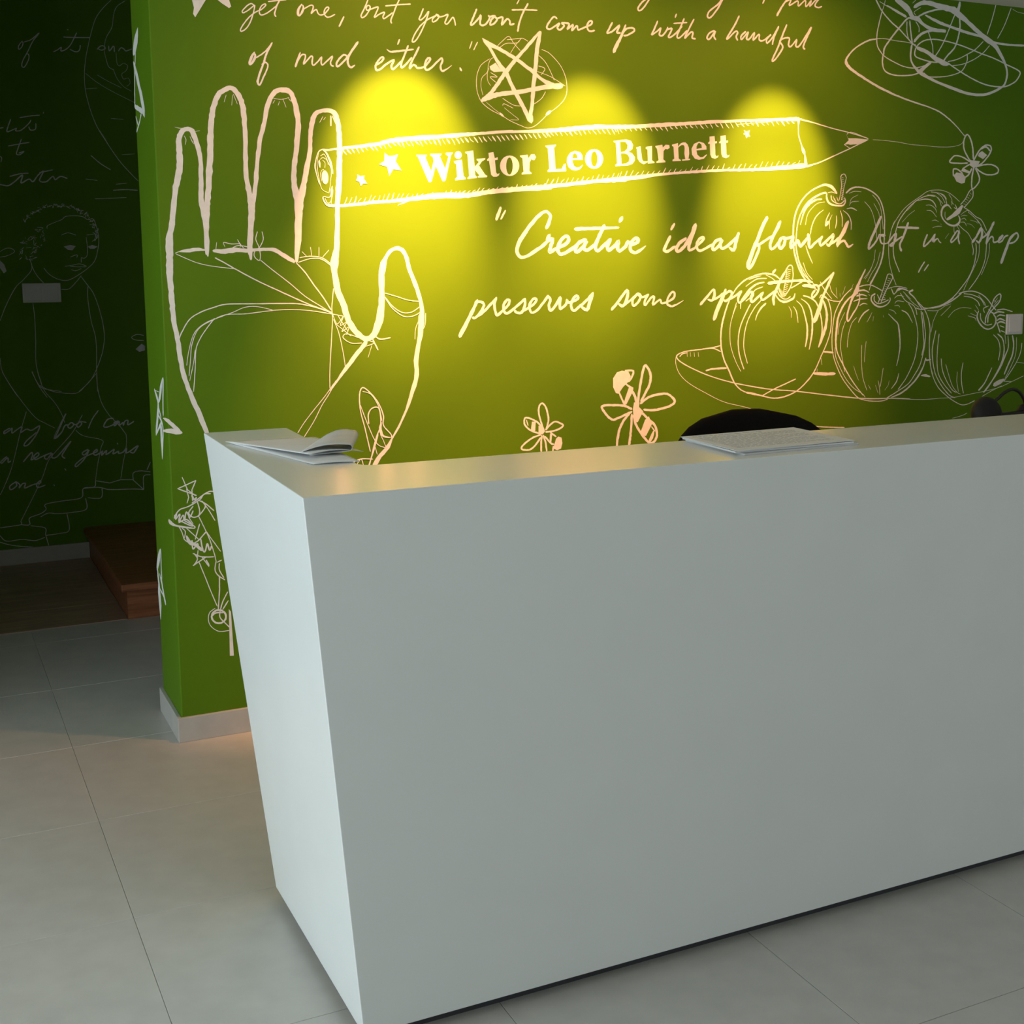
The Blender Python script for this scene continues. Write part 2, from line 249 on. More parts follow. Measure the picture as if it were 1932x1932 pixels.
DRAW = {
'back/painted_hand': """S7118,14670,168 7102,14904,167 7143,15168,173 7240,15545,166 7306,16072,159 7387,16597,165 7474,16935,180 7527,17310,181 7527,17645,167 7532,17942,151 7606,18149,141 7756,18247,132 7900,18197,146 7992,17958,150 8077,17625,142 8110,17251,133 8094,16686,133 8081,16195,141 8149,15780,157 8183,15247,127 8186,14674,82
S8160,14674,75 8179,15323,149 8211,15932,192 8271,16312,163 8339,17069,185 8399,17823,177 8440,18386,176 8514,18837,167 8678,19256,150 8946,19448,131 9132,19428,141 9303,19175,155 9379,18802,160 9399,18236,144 9390,17476,137 9395,16904,145 9465,16408,169 9513,15947,192 9453,15368,176 9408,14662,153
S9526,15793,153 9545,16102,130 9606,16410,122 9674,16911,137 9741,17487,129 9838,18062,136 9970,18524,128 10083,19024,135 10268,19374,147 10504,19493,143 10754,19437,153 10881,19138,160 10963,18681,166 10951,18296,164 10873,17714,156 10795,17131,149 10799,16664,182 10893,16159,230 10882,15571,229 10821,14658,151
S10887,15728,197 10947,16120,196 11056,16669,180 11171,17179,157 11288,17727,142 11323,18233,134 11417,18701,154 11582,18901,128 11903,18962,126 12092,18846,157 12179,18499,155 12204,17952,162 12179,17362,162 12141,16770,170 12084,16175,162 12067,15579,146 12019,14653,171
S7675,18058,17 7725,17949,29 7700,17799,16
S7838,18046,17 7888,17917,30 7939,17826,17
S8902,19267,20 8838,19058,20
S9089,19276,20 9047,18975,20
S9108,19296,21 9210,19020,21
S10245,19240,15 10494,19215,27 10729,19283,14
S10300,19186,20 10239,19088,20
S10434,19154,20 10392,19038,20
S10534,19236,21 10623,18992,22
S10691,19281,22 10765,19171,22
S11718,18772,26 11613,18593,26
S11797,18756,23 11735,18675,23
S11958,18802,49 11950,18509,49
S11999,18803,33 12112,18555,33
S7431,18290,14 7611,18260,26 7758,18303,14
S7972,18181,17 8120,18217,17
S7173,15322,186 7140,14750,212 7114,14353,195 7120,13821,162 7140,13288,162 7161,12796,137 7259,12076,138 7335,11351,130 7483,10754,131 7718,10101,149 7973,9348,141
S12054,15320,171 12021,14831,171 11943,14411,237 11933,14084,191 12026,13519,201 12205,13044,192 12337,12614,183 12546,12275,173 12832,12050,163 13079,12114,176 13260,12445,246 13370,12923,227 13407,13401,168 13409,13878,177 13452,14259,215 13584,14591,116 13786,14804,114 14035,14818,135 14195,14636,140 14297,14252,130 14439,13866,141 14606,13380,121 14707,12892,142 14660,12308,183 14545,11676,143 14471,11287,153 14487,10844,143 14338,10309,133 14122,9729,82 13857,9202,72 13621,8822,61 13489,8584,143 13232,8307,133 13025,8026,173
S8193,15282,131 8200,14926,113 8200,14613,52
S9450,15309,170 9420,14880,152 9434,14517,90
S10859,15315,203 10822,14879,175 10785,14441,120
S7395,14749,35 7697,14784,106 7957,14814,98 8129,14783,27
S8368,14769,99 8696,14755,152 9007,14790,135 9407,14767,118
S8435,14814,24 8465,15015,24
S8701,14880,17 8663,15015,30 8881,14970,36 9147,14970,31 9121,14858,16
S9063,15105,22 9146,14948,41 9253,14835,23
S8876,14835,35 9101,14925,36 9455,14857,36
S9453,14789,108 9814,14811,91 10131,14788,111 10399,14627,130 10715,14442,112
S9860,14834,27 10178,14833,28 10489,14581,28 10714,14396,28
S9652,15333,36 9599,15106,36 9681,14880,36 9716,14607,36 9666,14480,36 9536,14608,36 9564,14766,35 9703,14880,36 9815,15107,36 9787,15333,36
S7287,14705,30 7612,14815,31 8130,14814,31
S7307,14683,31 7855,14436,31 8328,14321,32 8986,14240,32
S8404,14567,41 8683,14409,41 8986,14226,41 9600,13879,41 10226,13572,42 10771,13308,42 11325,13063,42 11817,12887,43
S9712,14493,37 10064,14194,37 10555,13797,37 11007,13396,38 11513,13059,38 11816,12864,38
S10783,14395,42 11030,14116,42 11298,13718,42 11569,13339,43 11795,12959,43
S7286,12210,39 7382,12431,39 7612,12785,39 7924,12979,40 8279,13107,40 8680,13202,41 9394,13197,41 10628,13180,42 11045,13125,42 11465,13004,42 11840,12854,43
S7520,11116,35 7585,11612,35 7647,12062,35 7861,12507,35 8310,12766,36 8668,12894,36 9204,12903,37 9748,12959,37 10298,13002,37 10947,12978,37 11509,12895,38 12173,12761,38
S7469,11436,30 7553,11885,30 7725,12376,31 8042,12660,31 8488,12830,31 8848,12957,32 9211,13100,32 9572,13110,32 10023,12999,32
S7632,10655,39 7704,11335,39 7748,11878,39 7870,12190,39 8079,12501,40 8311,12789,40
S7536,10979,31 7668,11518,30 7726,11878,30
S11886,13615,38 11822,13052,38 11825,12675,38 11777,12014,38 11704,11161,38 11686,10542,38
S11859,12674,33 12014,12243,34 12119,11717,34 12187,11212,34
S10881,14556,37 11185,14601,37 11559,14553,38 11860,14341,38
S10830,14418,37 11230,14531,37 11557,14506,38 11881,14271,38
S10957,14740,25 11092,14601,25
S11217,14878,25 11255,14601,25
S11475,14878,25 11466,14600,25
S11778,14785,25 11583,14576,25
S11839,12816,29 11974,12529,28 12173,12761,29 12068,12479,29 12263,12569,29 12111,12288,29 12332,12424,29 12253,12188,29
S11926,12530,29 12396,12136,29
S11982,12813,29 12304,12282,29
S12638,12081,38 12254,12212,38 12144,12097,38 12391,11922,38 12731,11910,38
S13129,12137,48 13323,12010,48 13647,12048,48
S13077,12018,49 13241,11675,49
S12875,11809,39 13123,11897,39 12977,11974,38
S13047,11827,20 12915,11447,20
S12879,11953,117 12727,11766,136 12475,11464,136 12174,11093,117 11923,10769,68 11698,10469,39
S11825,10702,34 11526,10311,34 11131,9855,34 10835,9491,34 10652,9217,34
S11875,10772,34 11672,10399,34 11422,10030,34 11169,9566,34 10846,9084,34
S13507,13447,38 13852,13345,39 14249,13217,39 14652,13161,39
S13504,13327,39 13745,13034,39 14040,12835,39 14341,12828,39 14623,12991,39
S13527,13279,39 13743,12962,39 14087,12713,39 14389,12705,39 14645,12821,39
S14823,12792,25 14789,12402,25 14632,12211,24 14586,12408,25 14592,12700,25 14670,12796,25
S14589,12554,25 14482,12314,25 14450,11973,25
S12912,8478,44 12758,9223,44 12626,9816,44 12615,10301,44 12718,10514,44 12960,10332,43 13223,9977,44 13363,9577,45 13356,9283,44 13599,8972,44 13597,8873,45
S12715,10393,34 12983,10282,34 13221,9879,34 13310,9433,35
S12886,9362,44 12878,9655,45 12997,9843,45 13196,9856,44 13265,9632,45 13255,9240,45 13096,8858,45 12876,8038,45
S13284,9386,50 13253,9142,99 13348,8939,68 13572,8875,39
S12630,9961,39 12860,9315,39 13046,8862,39 13191,8655,39 13389,8567,39
S13249,8995,34 13344,8792,34 13438,8539,34
S13043,8715,34 13133,8363,34
S13174,9000,45 13012,8471,45 12851,8040,45
S12237,8112,45 12585,8257,45 12981,8227,44
S12483,8118,40 12610,8255,39 12678,8053,39""".split("\n"),
'back/painted_pencil': """S11715,17764,39 12261,17852,78 12917,17941,102 13415,18025,118 13751,18117,142 14386,18211,152 15463,18319,137 16342,18421,122 16878,18474,90 17693,18547,83 19233,18640,126
S16878,18499,29 17239,18554,29 17876,18608,29
S11787,16147,63 12172,16129,87 12788,16189,103 13288,16256,112 13877,16297,105 14560,16389,146 15429,16485,180 16312,16516,166 16987,16624,142 17902,16724,160 19221,16822,171
S13980,16165,16 14130,16228,56 14345,16312,57
S12281,17824,28 12337,17746,50 12412,17666,28
S12422,17847,31 12461,17778,56 12553,17695,31
S12563,17870,31 12605,17801,56 12661,17724,31
S12704,17893,27 12744,17832,49 12804,17720,27
S12846,17916,30 12889,17837,54 12940,17764,30
S12989,17939,22 13028,17858,40 13087,17816,22
S13132,17962,32 13193,17900,58 13267,17817,32
S13275,17986,29 13320,17902,52 13397,17809,29
S13419,18009,31 13467,17944,57 13516,17891,31
S13563,18033,22 13611,17959,40 13652,17875,22
S13708,18056,25 13756,17976,45 13821,17926,25
S13853,18086,26 13912,18031,48 13993,17978,26
S13999,18100,30 14061,18045,54 14128,17966,30
S14145,18114,28 14186,18057,51 14243,17936,28
S14291,18127,24 14351,18043,42 14429,17995,23
S14438,18141,25 14492,18062,46 14533,17978,26
S14585,18155,30 14648,18100,55 14725,18040,30
S14733,18169,25 14789,18085,46 14841,17992,26
S14881,18183,28 14931,18118,51 14982,18067,28
S15030,18197,23 15089,18110,42 15131,18083,23
S15179,18211,33 15234,18143,61 15283,18057,34
S15328,18225,31 15382,18156,57 15423,18047,32
S15478,18239,22 15533,18156,40 15578,18075,22
S15629,18253,33 15688,18172,60 15728,18110,33
S15780,18267,23 15845,18202,43 15897,18083,24
S15932,18281,32 16000,18212,58 16052,18117,32
S16084,18295,28 16134,18227,50 16186,18157,28
S16236,18310,34 16305,18234,61 16358,18174,34
S16389,18324,23 16440,18243,41 16531,18187,22
S16543,18338,32 16607,18260,57 16674,18172,32
S16697,18353,26 16760,18288,48 16819,18185,27
S16852,18367,31 16903,18280,55 16983,18213,30
S17007,18382,22 17066,18318,40 17140,18236,22
S17162,18396,32 17224,18314,59 17279,18237,32
S17318,18411,31 17385,18344,57 17462,18235,32
S17475,18426,31 17546,18338,56 17602,18274,31
S17632,18440,24 17700,18354,45 17757,18277,25
S17790,18455,31 17855,18394,57 17932,18300,31
S17948,18470,31 18005,18393,56 18090,18311,31
S18107,18485,32 18153,18423,57 18231,18324,32
S18266,18500,25 18331,18423,46 18369,18351,26
S18426,18515,26 18473,18453,46 18544,18388,25
S18586,18530,25 18633,18457,46 18709,18370,25
S18747,18545,31 18800,18458,55 18849,18400,30
S18908,18560,26 18966,18499,47 19057,18419,26
S19070,18575,23 19134,18515,42 19204,18436,23
S12274,16143,20 12341,16255,37 12388,16389,21
S12422,16157,21 12469,16236,38 12542,16380,21
S12570,16171,24 12637,16273,44 12681,16426,24
S12718,16185,16 12757,16285,28 12839,16368,15
S12867,16200,21 12932,16290,38 12981,16391,21
S13016,16214,18 13084,16305,33 13154,16472,18
S13166,16228,21 13211,16348,38 13284,16438,21
S13317,16242,18 13385,16339,34 13426,16459,19
S13468,16257,17 13524,16351,31 13578,16503,17
S13619,16271,23 13656,16370,43 13729,16533,23
S13771,16285,23 13815,16372,42 13877,16552,23
S13923,16300,19 13980,16397,34 14049,16530,19
S14076,16314,23 14117,16425,41 14188,16538,23
S14230,16329,19 14276,16429,35 14348,16537,19
S14384,16344,23 14440,16420,41 14492,16507,23
S14538,16358,24 14605,16459,45 14637,16545,25
S14693,16373,20 14750,16482,36 14819,16539,20
S14849,16388,25 14899,16481,44 14984,16533,24
S15005,16403,19 15070,16481,34 15140,16585,19
S15161,16418,20 15208,16531,36 15299,16560,20
S15318,16433,21 15374,16532,37 15432,16575,20
S15476,16448,22 15541,16526,40 15586,16640,22
S15634,16463,24 15694,16539,43 15766,16667,24
S15793,16478,26 15854,16555,46 15930,16626,25
S15952,16493,23 16023,16604,41 16058,16647,22
S16112,16508,26 16154,16613,45 16230,16652,24
S16272,16523,23 16311,16604,40 16389,16661,22
S16433,16538,17 16491,16651,31 16573,16682,17
S16594,16554,21 16643,16659,38 16718,16757,21
S16756,16569,21 16796,16680,37 16865,16750,20
S16919,16585,22 16989,16689,39 17048,16738,21
S17082,16600,22 17129,16714,40 17207,16744,21
S17246,16616,19 17297,16729,35 17356,16803,19
S17410,16631,24 17451,16741,42 17516,16775,22
S17574,16647,23 17621,16768,41 17699,16806,22
S17740,16663,25 17779,16776,45 17845,16809,24
S17906,16678,26 17969,16767,48 18015,16887,27
S18072,16694,23 18140,16779,43 18205,16857,23
S18239,16710,20 18290,16818,35 18359,16875,19
S18407,16726,19 18476,16837,33 18549,16895,18
S18575,16742,26 18633,16850,47 18707,16935,25
S18744,16758,22 18786,16837,38 18858,16897,21
S18913,16774,27 18970,16891,48 19018,16946,26
S19083,16790,26 19145,16890,47 19210,16935,25
S18918,18636,101 19579,18687,135 20538,18801,162 21517,18866,129 22013,18886,130
S18904,16824,144 19808,16919,129 20778,17043,130 21517,17103,157 22017,17140,158
S19012,18606,22 19068,18532,41 19112,18461,23
S19181,18619,25 19237,18545,45 19316,18488,25
S19351,18632,24 19407,18558,43 19458,18500,24
S19522,18646,24 19578,18571,44 19627,18494,24
S19693,18659,21 19749,18585,38 19831,18515,21
S19864,18672,33 19921,18598,60 19992,18509,33
S20037,18686,27 20094,18611,48 20178,18556,26
S20210,18699,29 20267,18625,54 20319,18535,30
S20383,18713,30 20441,18638,55 20487,18577,30
S20557,18727,21 20615,18652,38 20665,18598,21
S20732,18740,26 20790,18665,47 20877,18595,26
S20908,18754,25 20966,18679,45 21028,18613,25
S21084,18768,31 21142,18693,55 21217,18634,30
S21260,18782,24 21319,18706,44 21392,18601,25
S21438,18796,30 21497,18720,55 21558,18612,30
S21616,18810,21 21675,18734,39 21718,18636,22
S19023,16903,21 19070,16981,38 19120,17093,21
S19202,16918,25 19250,16996,45 19318,17090,25
S19383,16933,18 19431,17011,34 19482,17156,19
S19564,16947,21 19612,17026,38 19696,17093,21
S19746,16962,20 19794,17041,36 19845,17139,20
S19928,16977,18 19977,17056,33 20035,17156,18
S20111,16993,20 20160,17071,37 20211,17136,20
S20295,17008,25 20344,17086,46 20400,17196,26
S20480,17023,21 20529,17102,38 20598,17172,21
S20665,17038,20 20714,17117,37 20767,17231,21
S20851,17053,25 20900,17132,46 20973,17277,26
S21038,17069,20 21087,17148,36 21137,17262,20
S21225,17084,22 21274,17164,40 21347,17262,22
S21413,17100,23 21463,17179,42 21541,17330,23
S21602,17115,21 21652,17195,38 21719,17337,21
S21369,18843,146 22213,18894,130 23226,18988,140 24207,19072,115 25155,19165,116 26774,19287,91 27883,19361,110 28987,19431,158
S26394,19139,27 27051,19212,27 27772,19287,28
S21368,17108,157 22319,17200,150 23082,17306,106 24117,17411,89 24908,17475,99 25982,17548,82 26913,17581,101 27917,17653,139 29343,17793,188
S21517,18829,22 21576,18753,39 21621,18696,22
S21707,18844,20 21767,18768,36 21845,18672,20
S21899,18859,23 21959,18783,41 22005,18743,22
S22091,18874,22 22151,18798,40 22196,18731,22
S22284,18889,27 22344,18813,48 22397,18775,26
S22477,18904,28 22538,18828,51 22581,18779,28
S22672,18919,23 22733,18843,41 22793,18802,22
S22867,18934,25 22928,18858,45 22985,18766,25
S23063,18950,27 23124,18873,48 23212,18790,26
S23260,18965,29 23321,18888,53 23392,18821,29
S23457,18980,30 23519,18904,55 23595,18795,31
S23655,18996,29 23718,18919,52 23796,18865,28
S23854,19012,30 23917,18934,54 23979,18891,29
S24054,19027,20 24117,18950,37 24168,18895,20
S24255,19043,29 24318,18965,51 24375,18927,27
S24456,19059,30 24520,18981,53 24592,18946,28
S24658,19074,20 24722,18997,37 24772,18934,20
S24861,19090,32 24926,19012,56 25019,18931,31
S25065,19106,23 25130,19028,41 25196,18966,22
S25270,19122,24 25335,19044,45 25379,18963,25
S25475,19138,31 25541,19060,55 25623,19020,29
S25682,19154,27 25747,19076,50 25801,18985,28
S25889,19171,26 25955,19092,47 26050,18995,26
S26097,19187,22 26163,19108,40 26225,19000,22
S26305,19203,26 26372,19124,48 26440,19055,26
S26515,19220,31 26582,19141,55 26678,19065,30
S26726,19236,34 26793,19157,60 26870,19115,32
S26937,19253,32 27005,19173,56 27073,19135,30
S27149,19269,34 27217,19190,63 27265,19108,35
S27362,19286,27 27431,19206,48 27525,19141,26
S27576,19303,23 27645,19223,42 27706,19172,23
S27791,19319,29 27860,19240,52 27927,19143,29
S28007,19336,24 28076,19256,43 28142,19202,23
S28224,19353,35 28293,19273,63 28388,19169,35
S28441,19370,30 28511,19290,53 28580,19244,28
S28659,19387,33 28730,19307,58 28804,19270,30
S21716,17183,17 21766,17263,31 21821,17391,17
S21921,17200,23 21971,17280,42 22031,17419,23
S22127,17216,18 22177,17297,34 22262,17446,19
S22334,17233,21 22384,17314,37 22475,17395,20
S22541,17250,16 22592,17331,29 22668,17442,16
S22749,17267,18 22800,17348,31 22871,17421,17
S22959,17284,16 23009,17365,29 23076,17448,16
S23169,17301,20 23220,17382,36 23307,17468,19
S23380,17319,24 23431,17400,44 23524,17560,24
S23592,17336,22 23643,17417,40 23729,17523,22
S23804,17353,23 23856,17435,42 23926,17548,23
S24018,17371,22 24070,17452,39 24149,17522,21
S24233,17388,17 24284,17470,31 24341,17550,17
S24448,17406,21 24500,17488,39 24592,17620,21
S24664,17423,19 24716,17506,34 24818,17575,18
S24882,17441,23 24934,17524,42 24989,17661,23
S25100,17459,22 25152,17542,41 25255,17701,22
S25319,17477,23 25372,17560,41 25469,17696,22
S25539,17495,22 25592,17578,40 25656,17682,22
S25760,17513,25 25813,17596,45 25878,17767,25
S25982,17531,22 26035,17614,37 26111,17644,20
S26205,17549,20 26258,17633,37 26321,17757,21
S26429,17567,25 26482,17651,45 26585,17771,24
S26654,17586,21 26707,17670,38 26766,17800,21
S26880,17604,22 26933,17688,39 27027,17773,21
S27106,17623,25 27160,17707,45 27227,17781,24
S27334,17641,20 27388,17726,36 27476,17888,20
S27563,17660,19 27617,17745,35 27706,17888,19
S27793,17679,20 27847,17763,36 27905,17877,20
S28024,17697,25 28078,17782,45 28182,17922,25
S28255,17716,21 28310,17802,39 28389,17911,21
S28488,17735,26 28543,17821,46 28616,17893,25
S28722,17754,23 28777,17840,40 28889,17899,21
S28957,17773,18 29012,17859,33 29074,17974,18
S28986,19454,149 28976,19175,46 29001,18850,46 29123,18528,57 29227,18297,124 29288,18158,57 29342,17831,173
S29016,19432,66 29594,19340,43 30477,19165,38 31193,19050,34 32104,18869,34
S29344,17760,86 29923,17918,48 30505,18148,44 31271,18457,40 32106,18812,40
P31016,18592 31232,18766 31106,18976 31200,18836 31560,18849 32136,18822 31657,18638 31297,18602 31206,18622
S31135,18977,34 31373,19057,34 32135,18846,35
S31027,18602,35 31331,18459,35
S12249,17813,54 11989,17805,39 11768,17797,36 11658,17794,42 11546,17710,35 11466,17493,32 11432,17277,48 11471,17063,37 11537,16814,33 11580,16743,19
S11676,17785,26 11784,17699,45 11853,17558,53 11913,17398,64 11944,17219,49 11968,17075,26
S11554,17692,22 11500,17422,22 11510,17136,22 11556,16850,22 11622,16617,22 11785,16521,22 11842,16549,22 11888,16857,22 11924,17146,22 11883,17325,23 11778,17502,22 11669,17553,21 11594,17497,21
S11606,17604,21 11709,17661,22 11762,17591,22 11813,17467,22 11837,17342,22
S11611,16851,18 11590,17066,18 11630,17175,18 11695,17204,18
P11826,16981 11824,16910 11810,16846 11785,16797 11753,16769 11718,16766 11684,16787 11654,16830 11634,16891 11624,16960 11626,17031 11641,17095 11665,17144 11697,17172 11732,17175 11766,17154 11796,17111 11817,17051
S11566,17478,33 11563,17388,63 11578,17263,41
S11667,17481,19 11738,17393,19 11724,17249,18
S11939,16714,18 11917,16605,55 11894,16442,33 11818,16368,22 11689,16393,25 11642,16347,30 11720,16186,49 11829,16115,55 11996,16117,65
S11706,16348,26 11776,16205,26 11870,16242,25 11930,16424,26 11954,16606,26
S11954,16606,26 11911,16388,26 11886,16188,26
P13596,17765 13728,17669 13834,17672 14028,17733 13950,17510 14133,17229 13978,17253 13863,17268 13732,17054 13662,17337 13405,17403 13580,17509
P12724,17085 12807,17032 12950,17054 12928,16953 13029,16809 12896,16806 12818,16731 12784,16858 12672,16901 12721,16975""".split("\n"),
'back/painted_pencil/serif_lettering': """P14619,17732 14968,17743 14949,17688 14916,17662 15093,17252 15180,17559 15156,17669 15076,17726 15073,17776 15447,17796 15437,17745 15391,17710 15557,17332 15673,17710 15583,17775 15588,17823 15822,17837 15812,17796 15765,17764 15578,17008 15550,16939 15459,16937 15250,17400 15114,16947 15086,16895 15005,16893 14662,17671 14618,17686
P16118,17766 16110,17724 16089,17686 16057,17657 16018,17642 15977,17641 15939,17654 15909,17681 15889,17717 15882,17759 15890,17801 15911,17839 15943,17867 15982,17883 16022,17884 16061,17871 16091,17844 16111,17808
P15854,17570 16121,17624 16168,17124 16241,17057 16237,17014 15889,16967 15881,17015 15955,17085 15925,17478 15862,17519
P16236,17872 16505,17920 16553,17409 16695,17568 16621,17626 16622,17661 16912,17695 16911,17652 16798,17588 16699,17456 16904,17176 16979,17135 16960,17095 16660,17076 16651,17110 16707,17146 16551,17323 16571,17143 16623,17101 16613,17062 16305,17024 16302,17067 16362,17112 16308,17806 16244,17830
P17027,17863 17196,17894 17241,17705 17345,17734 17341,17656 17246,17636 17282,17255 17320,17204 17405,17232 17376,17162 17300,17116 17186,17114 17111,17173 17042,17613 16976,17611 16977,17654 17043,17716
R18090,17486 18072,17384 18023,17292 17947,17217 17853,17168 17748,17150 17645,17164 17552,17208 17478,17278 17432,17368 17417,17468 17435,17568 17483,17660 17558,17735 17652,17783 17756,17803 17859,17790 17953,17746 18027,17676 18074,17586 17859,17470 17853,17385 17836,17309 17810,17248 17778,17208 17743,17194 17708,17207 17676,17245 17652,17304 17637,17380 17632,17464 17639,17548 17656,17624 17682,17685 17714,17725 17749,17739 17784,17727 17815,17689 17839,17630 17855,17554
P18118,17814 18384,17847 18415,17736 18512,17864 18629,17868 18682,17782 18628,17684 18563,17682 18521,17720 18456,17602 18443,17331 18521,17265 18517,17236 18176,17208 18172,17247 18240,17306 18202,17730 18128,17770
P19018,18161 19397,18203 19396,18164 19331,18103 19381,17413 19599,17428 19676,17577 19742,17599 19763,17354 19098,17312 19087,17357 19153,17417 19103,18076 19028,18122
P20085,18030 19908,17956 19798,17796 19786,17639 19851,17484 19972,17399 20126,17383 20281,17436 20382,17567 20348,17576 20259,17505 20149,17482 20050,17538 19995,17674 20000,17802 20018,17911 20080,17952
P20085,18030 20283,17987 20360,17892 20371,17738 19995,17727 20000,17783 20176,17788 20150,17905 20080,17952
R21132,17792 21115,17690 21066,17598 20990,17523 20895,17474 20790,17455 20684,17469 20590,17512 20515,17583 20467,17672 20451,17772 20468,17873 20516,17965 20591,18040 20686,18089 20791,18108 20896,18096 20991,18052 21067,17982 21115,17893 20911,17786 20905,17709 20889,17639 20863,17584 20830,17548 20794,17535 20758,17546 20726,17580 20700,17634 20684,17703 20678,17779 20684,17855 20701,17925 20727,17980 20759,18016 20795,18029 20831,18018 20864,17984 20889,17930 20906,17862
P21514,18396 21756,18432 21826,17590 21586,17557 21577,17611 21648,17654 21601,18332 21524,18356
P21741,18429 21990,18467 22178,18420 22256,18286 22225,18148 22100,18062 21944,18011 21772,17995 21772,18038 21928,18065 22031,18156 22050,18265 21981,18372 21865,18390 21744,18380
P21772,18044 22006,18057 22210,18019 22327,17892 22321,17768 22227,17656 22054,17599 21804,17587 21804,17641 21976,17663 22101,17734 22116,17858 22053,17965 21928,18000 21772,17995
P22367,18208 22540,18254 22599,17845 22637,17736 22510,17732 22431,17840 22398,18154
P22746,18239 22985,18283 22987,17801 23083,17749 23077,17707 22828,17686 22810,18154 22746,18179
S22510,17897,138 22558,17775,134 22669,17709,88 22828,17755,39
P23112,18287 23384,18338 23408,18242 23513,18342 23659,18334 23675,18237 23579,18184 23514,18204 23434,18119 23429,17841 23507,17794 23507,17747 23163,17718 23153,17756 23243,17814 23177,18193 23119,18246
P23762,18351 23999,18415 24035,17887 24117,17847 24118,17811 23792,17791 23785,17838 23856,17882 23821,18284 23769,18301
S24016,18276,36 24129,18380,68 24276,18391,130 24343,18259,190 24366,17897,191
P24166,17863 24484,17900 24485,17850 24167,17821
P24835,18494 24637,18409 24540,18238 24559,18042 24675,17906 24841,17868 25040,17916 25165,18047 25138,18066 25006,17972 24890,17963 24773,18049 24739,18188 24744,18328 24802,18428 24852,18452
P24835,18494 25034,18450 25135,18341 25146,18229 24739,18188 24738,18238 24953,18279 24935,18391 24852,18452
P25258,18677 25465,18705 25484,18522 25567,18531 25562,18463 25485,18452 25506,18071 25547,18010 25634,18047 25608,17976 25491,17924 25357,17954 25298,18065 25274,18431 25207,18428 25207,18470 25266,18515
P25706,18716 25915,18744 25934,18561 26019,18569 26013,18501 25935,18490 25958,18108 25999,18047 26087,18084 26061,18012 25943,17960 25807,17990 25748,18102 25723,18469 25656,18466 25655,18509 25715,18553
P26670,18963 26785,18910 26914,18967 26882,18828 26942,18731 26839,18741 26771,18676 26735,18780 26642,18819 26710,18865""".split("\n"),
'back/painted_star_medallion': """S16870,21416,30 16997,21282,123 17125,21121,83 17290,20861,109 17474,20600,124 17660,20406,148 17808,20106,134 17994,19772,145 18182,19471,134 18371,19133,146 18494,18912,162
S16888,21409,36 17108,21255,126 17368,21154,118 17667,21021,115 18006,20855,120 18309,20668,118 18614,20479,130 18864,20286,111 19154,20145,164 19388,20071,169 19615,20101,192
S16805,19464,51 16917,19547,162 17199,19663,169 17520,19731,146 17994,19807,133 18609,19934,148 19154,20050,156 19615,20101,192
S18846,21769,78 18855,21683,114 18755,21229,137 18693,20708,141 18652,20360,149 18599,19925,146 18567,19489,126 18506,19139,138 18523,18904,167
S18846,21760,53 18662,21549,98 18313,21166,105 18005,20838,116 17660,20423,130 17430,20120,123 17201,19817,122 17012,19637,114 16823,19474,75
S18910,21205,25 19161,21118,26 19433,20892,27 19628,20660,28 19764,20354,28 19802,20076,28 19781,19829,27 19661,19612,26 19423,19390,25 19148,19202,25 18912,18982,25 18657,18779,25 18405,18699,24 18175,18760,25 17794,18900,25 17493,19059,25 17193,19183,25 16952,19326,26 16786,19489,26 16679,19739,26 16646,20042,26 16688,20333,25 16821,20594,24 17102,20798,24
S16863,19663,23 16802,19915,22 16834,20188,21 17022,20386,21 17062,20609,22 17139,20783,21 17271,20860,20
S17128,19967,21 17028,20131,21 17022,20352,20 17080,20508,20
S17350,21187,24 17540,21369,24 17767,21538,24 17916,21361,26 18010,21265,26 18160,21121,26
S17462,21177,24 17670,21310,23 17935,21337,24 18087,21373,24 18222,21510,24 18431,21431,25
S17709,21432,24 17936,21465,24 18222,21510,24
S17818,21014,21 17972,21246,21 18126,21427,21
P17099,20560 17306,20692 17435,20529 17585,20436 17246,20399 17135,20461
S17134,20376,29 17357,20252,30 17113,20238,29 17317,20079,29
S18789,20680,29 19021,20607,31 18884,20408,29
S18749,20504,21 18962,20447,22 19273,20344,22 19743,20099,22
S18811,21009,26 19023,20832,27 19196,20565,27 19350,20261,28
S17537,19594,25 17762,19468,25 17952,19391,25 18143,19382,24
S19035,19878,26 18897,19662,25 18644,19476,25
S17534,19371,24 17592,19425,25 17894,19302,25
S17590,19305,18 17722,19207,18 17910,19078,18 18081,18947,18 17794,18934,17
S17437,19126,55 17511,19060,73 17568,19028,29
S19059,19146,71 19148,19220,107 19226,19267,53
S16972,19447,16 17231,19254,16 17455,19109,16""".split("\n"),
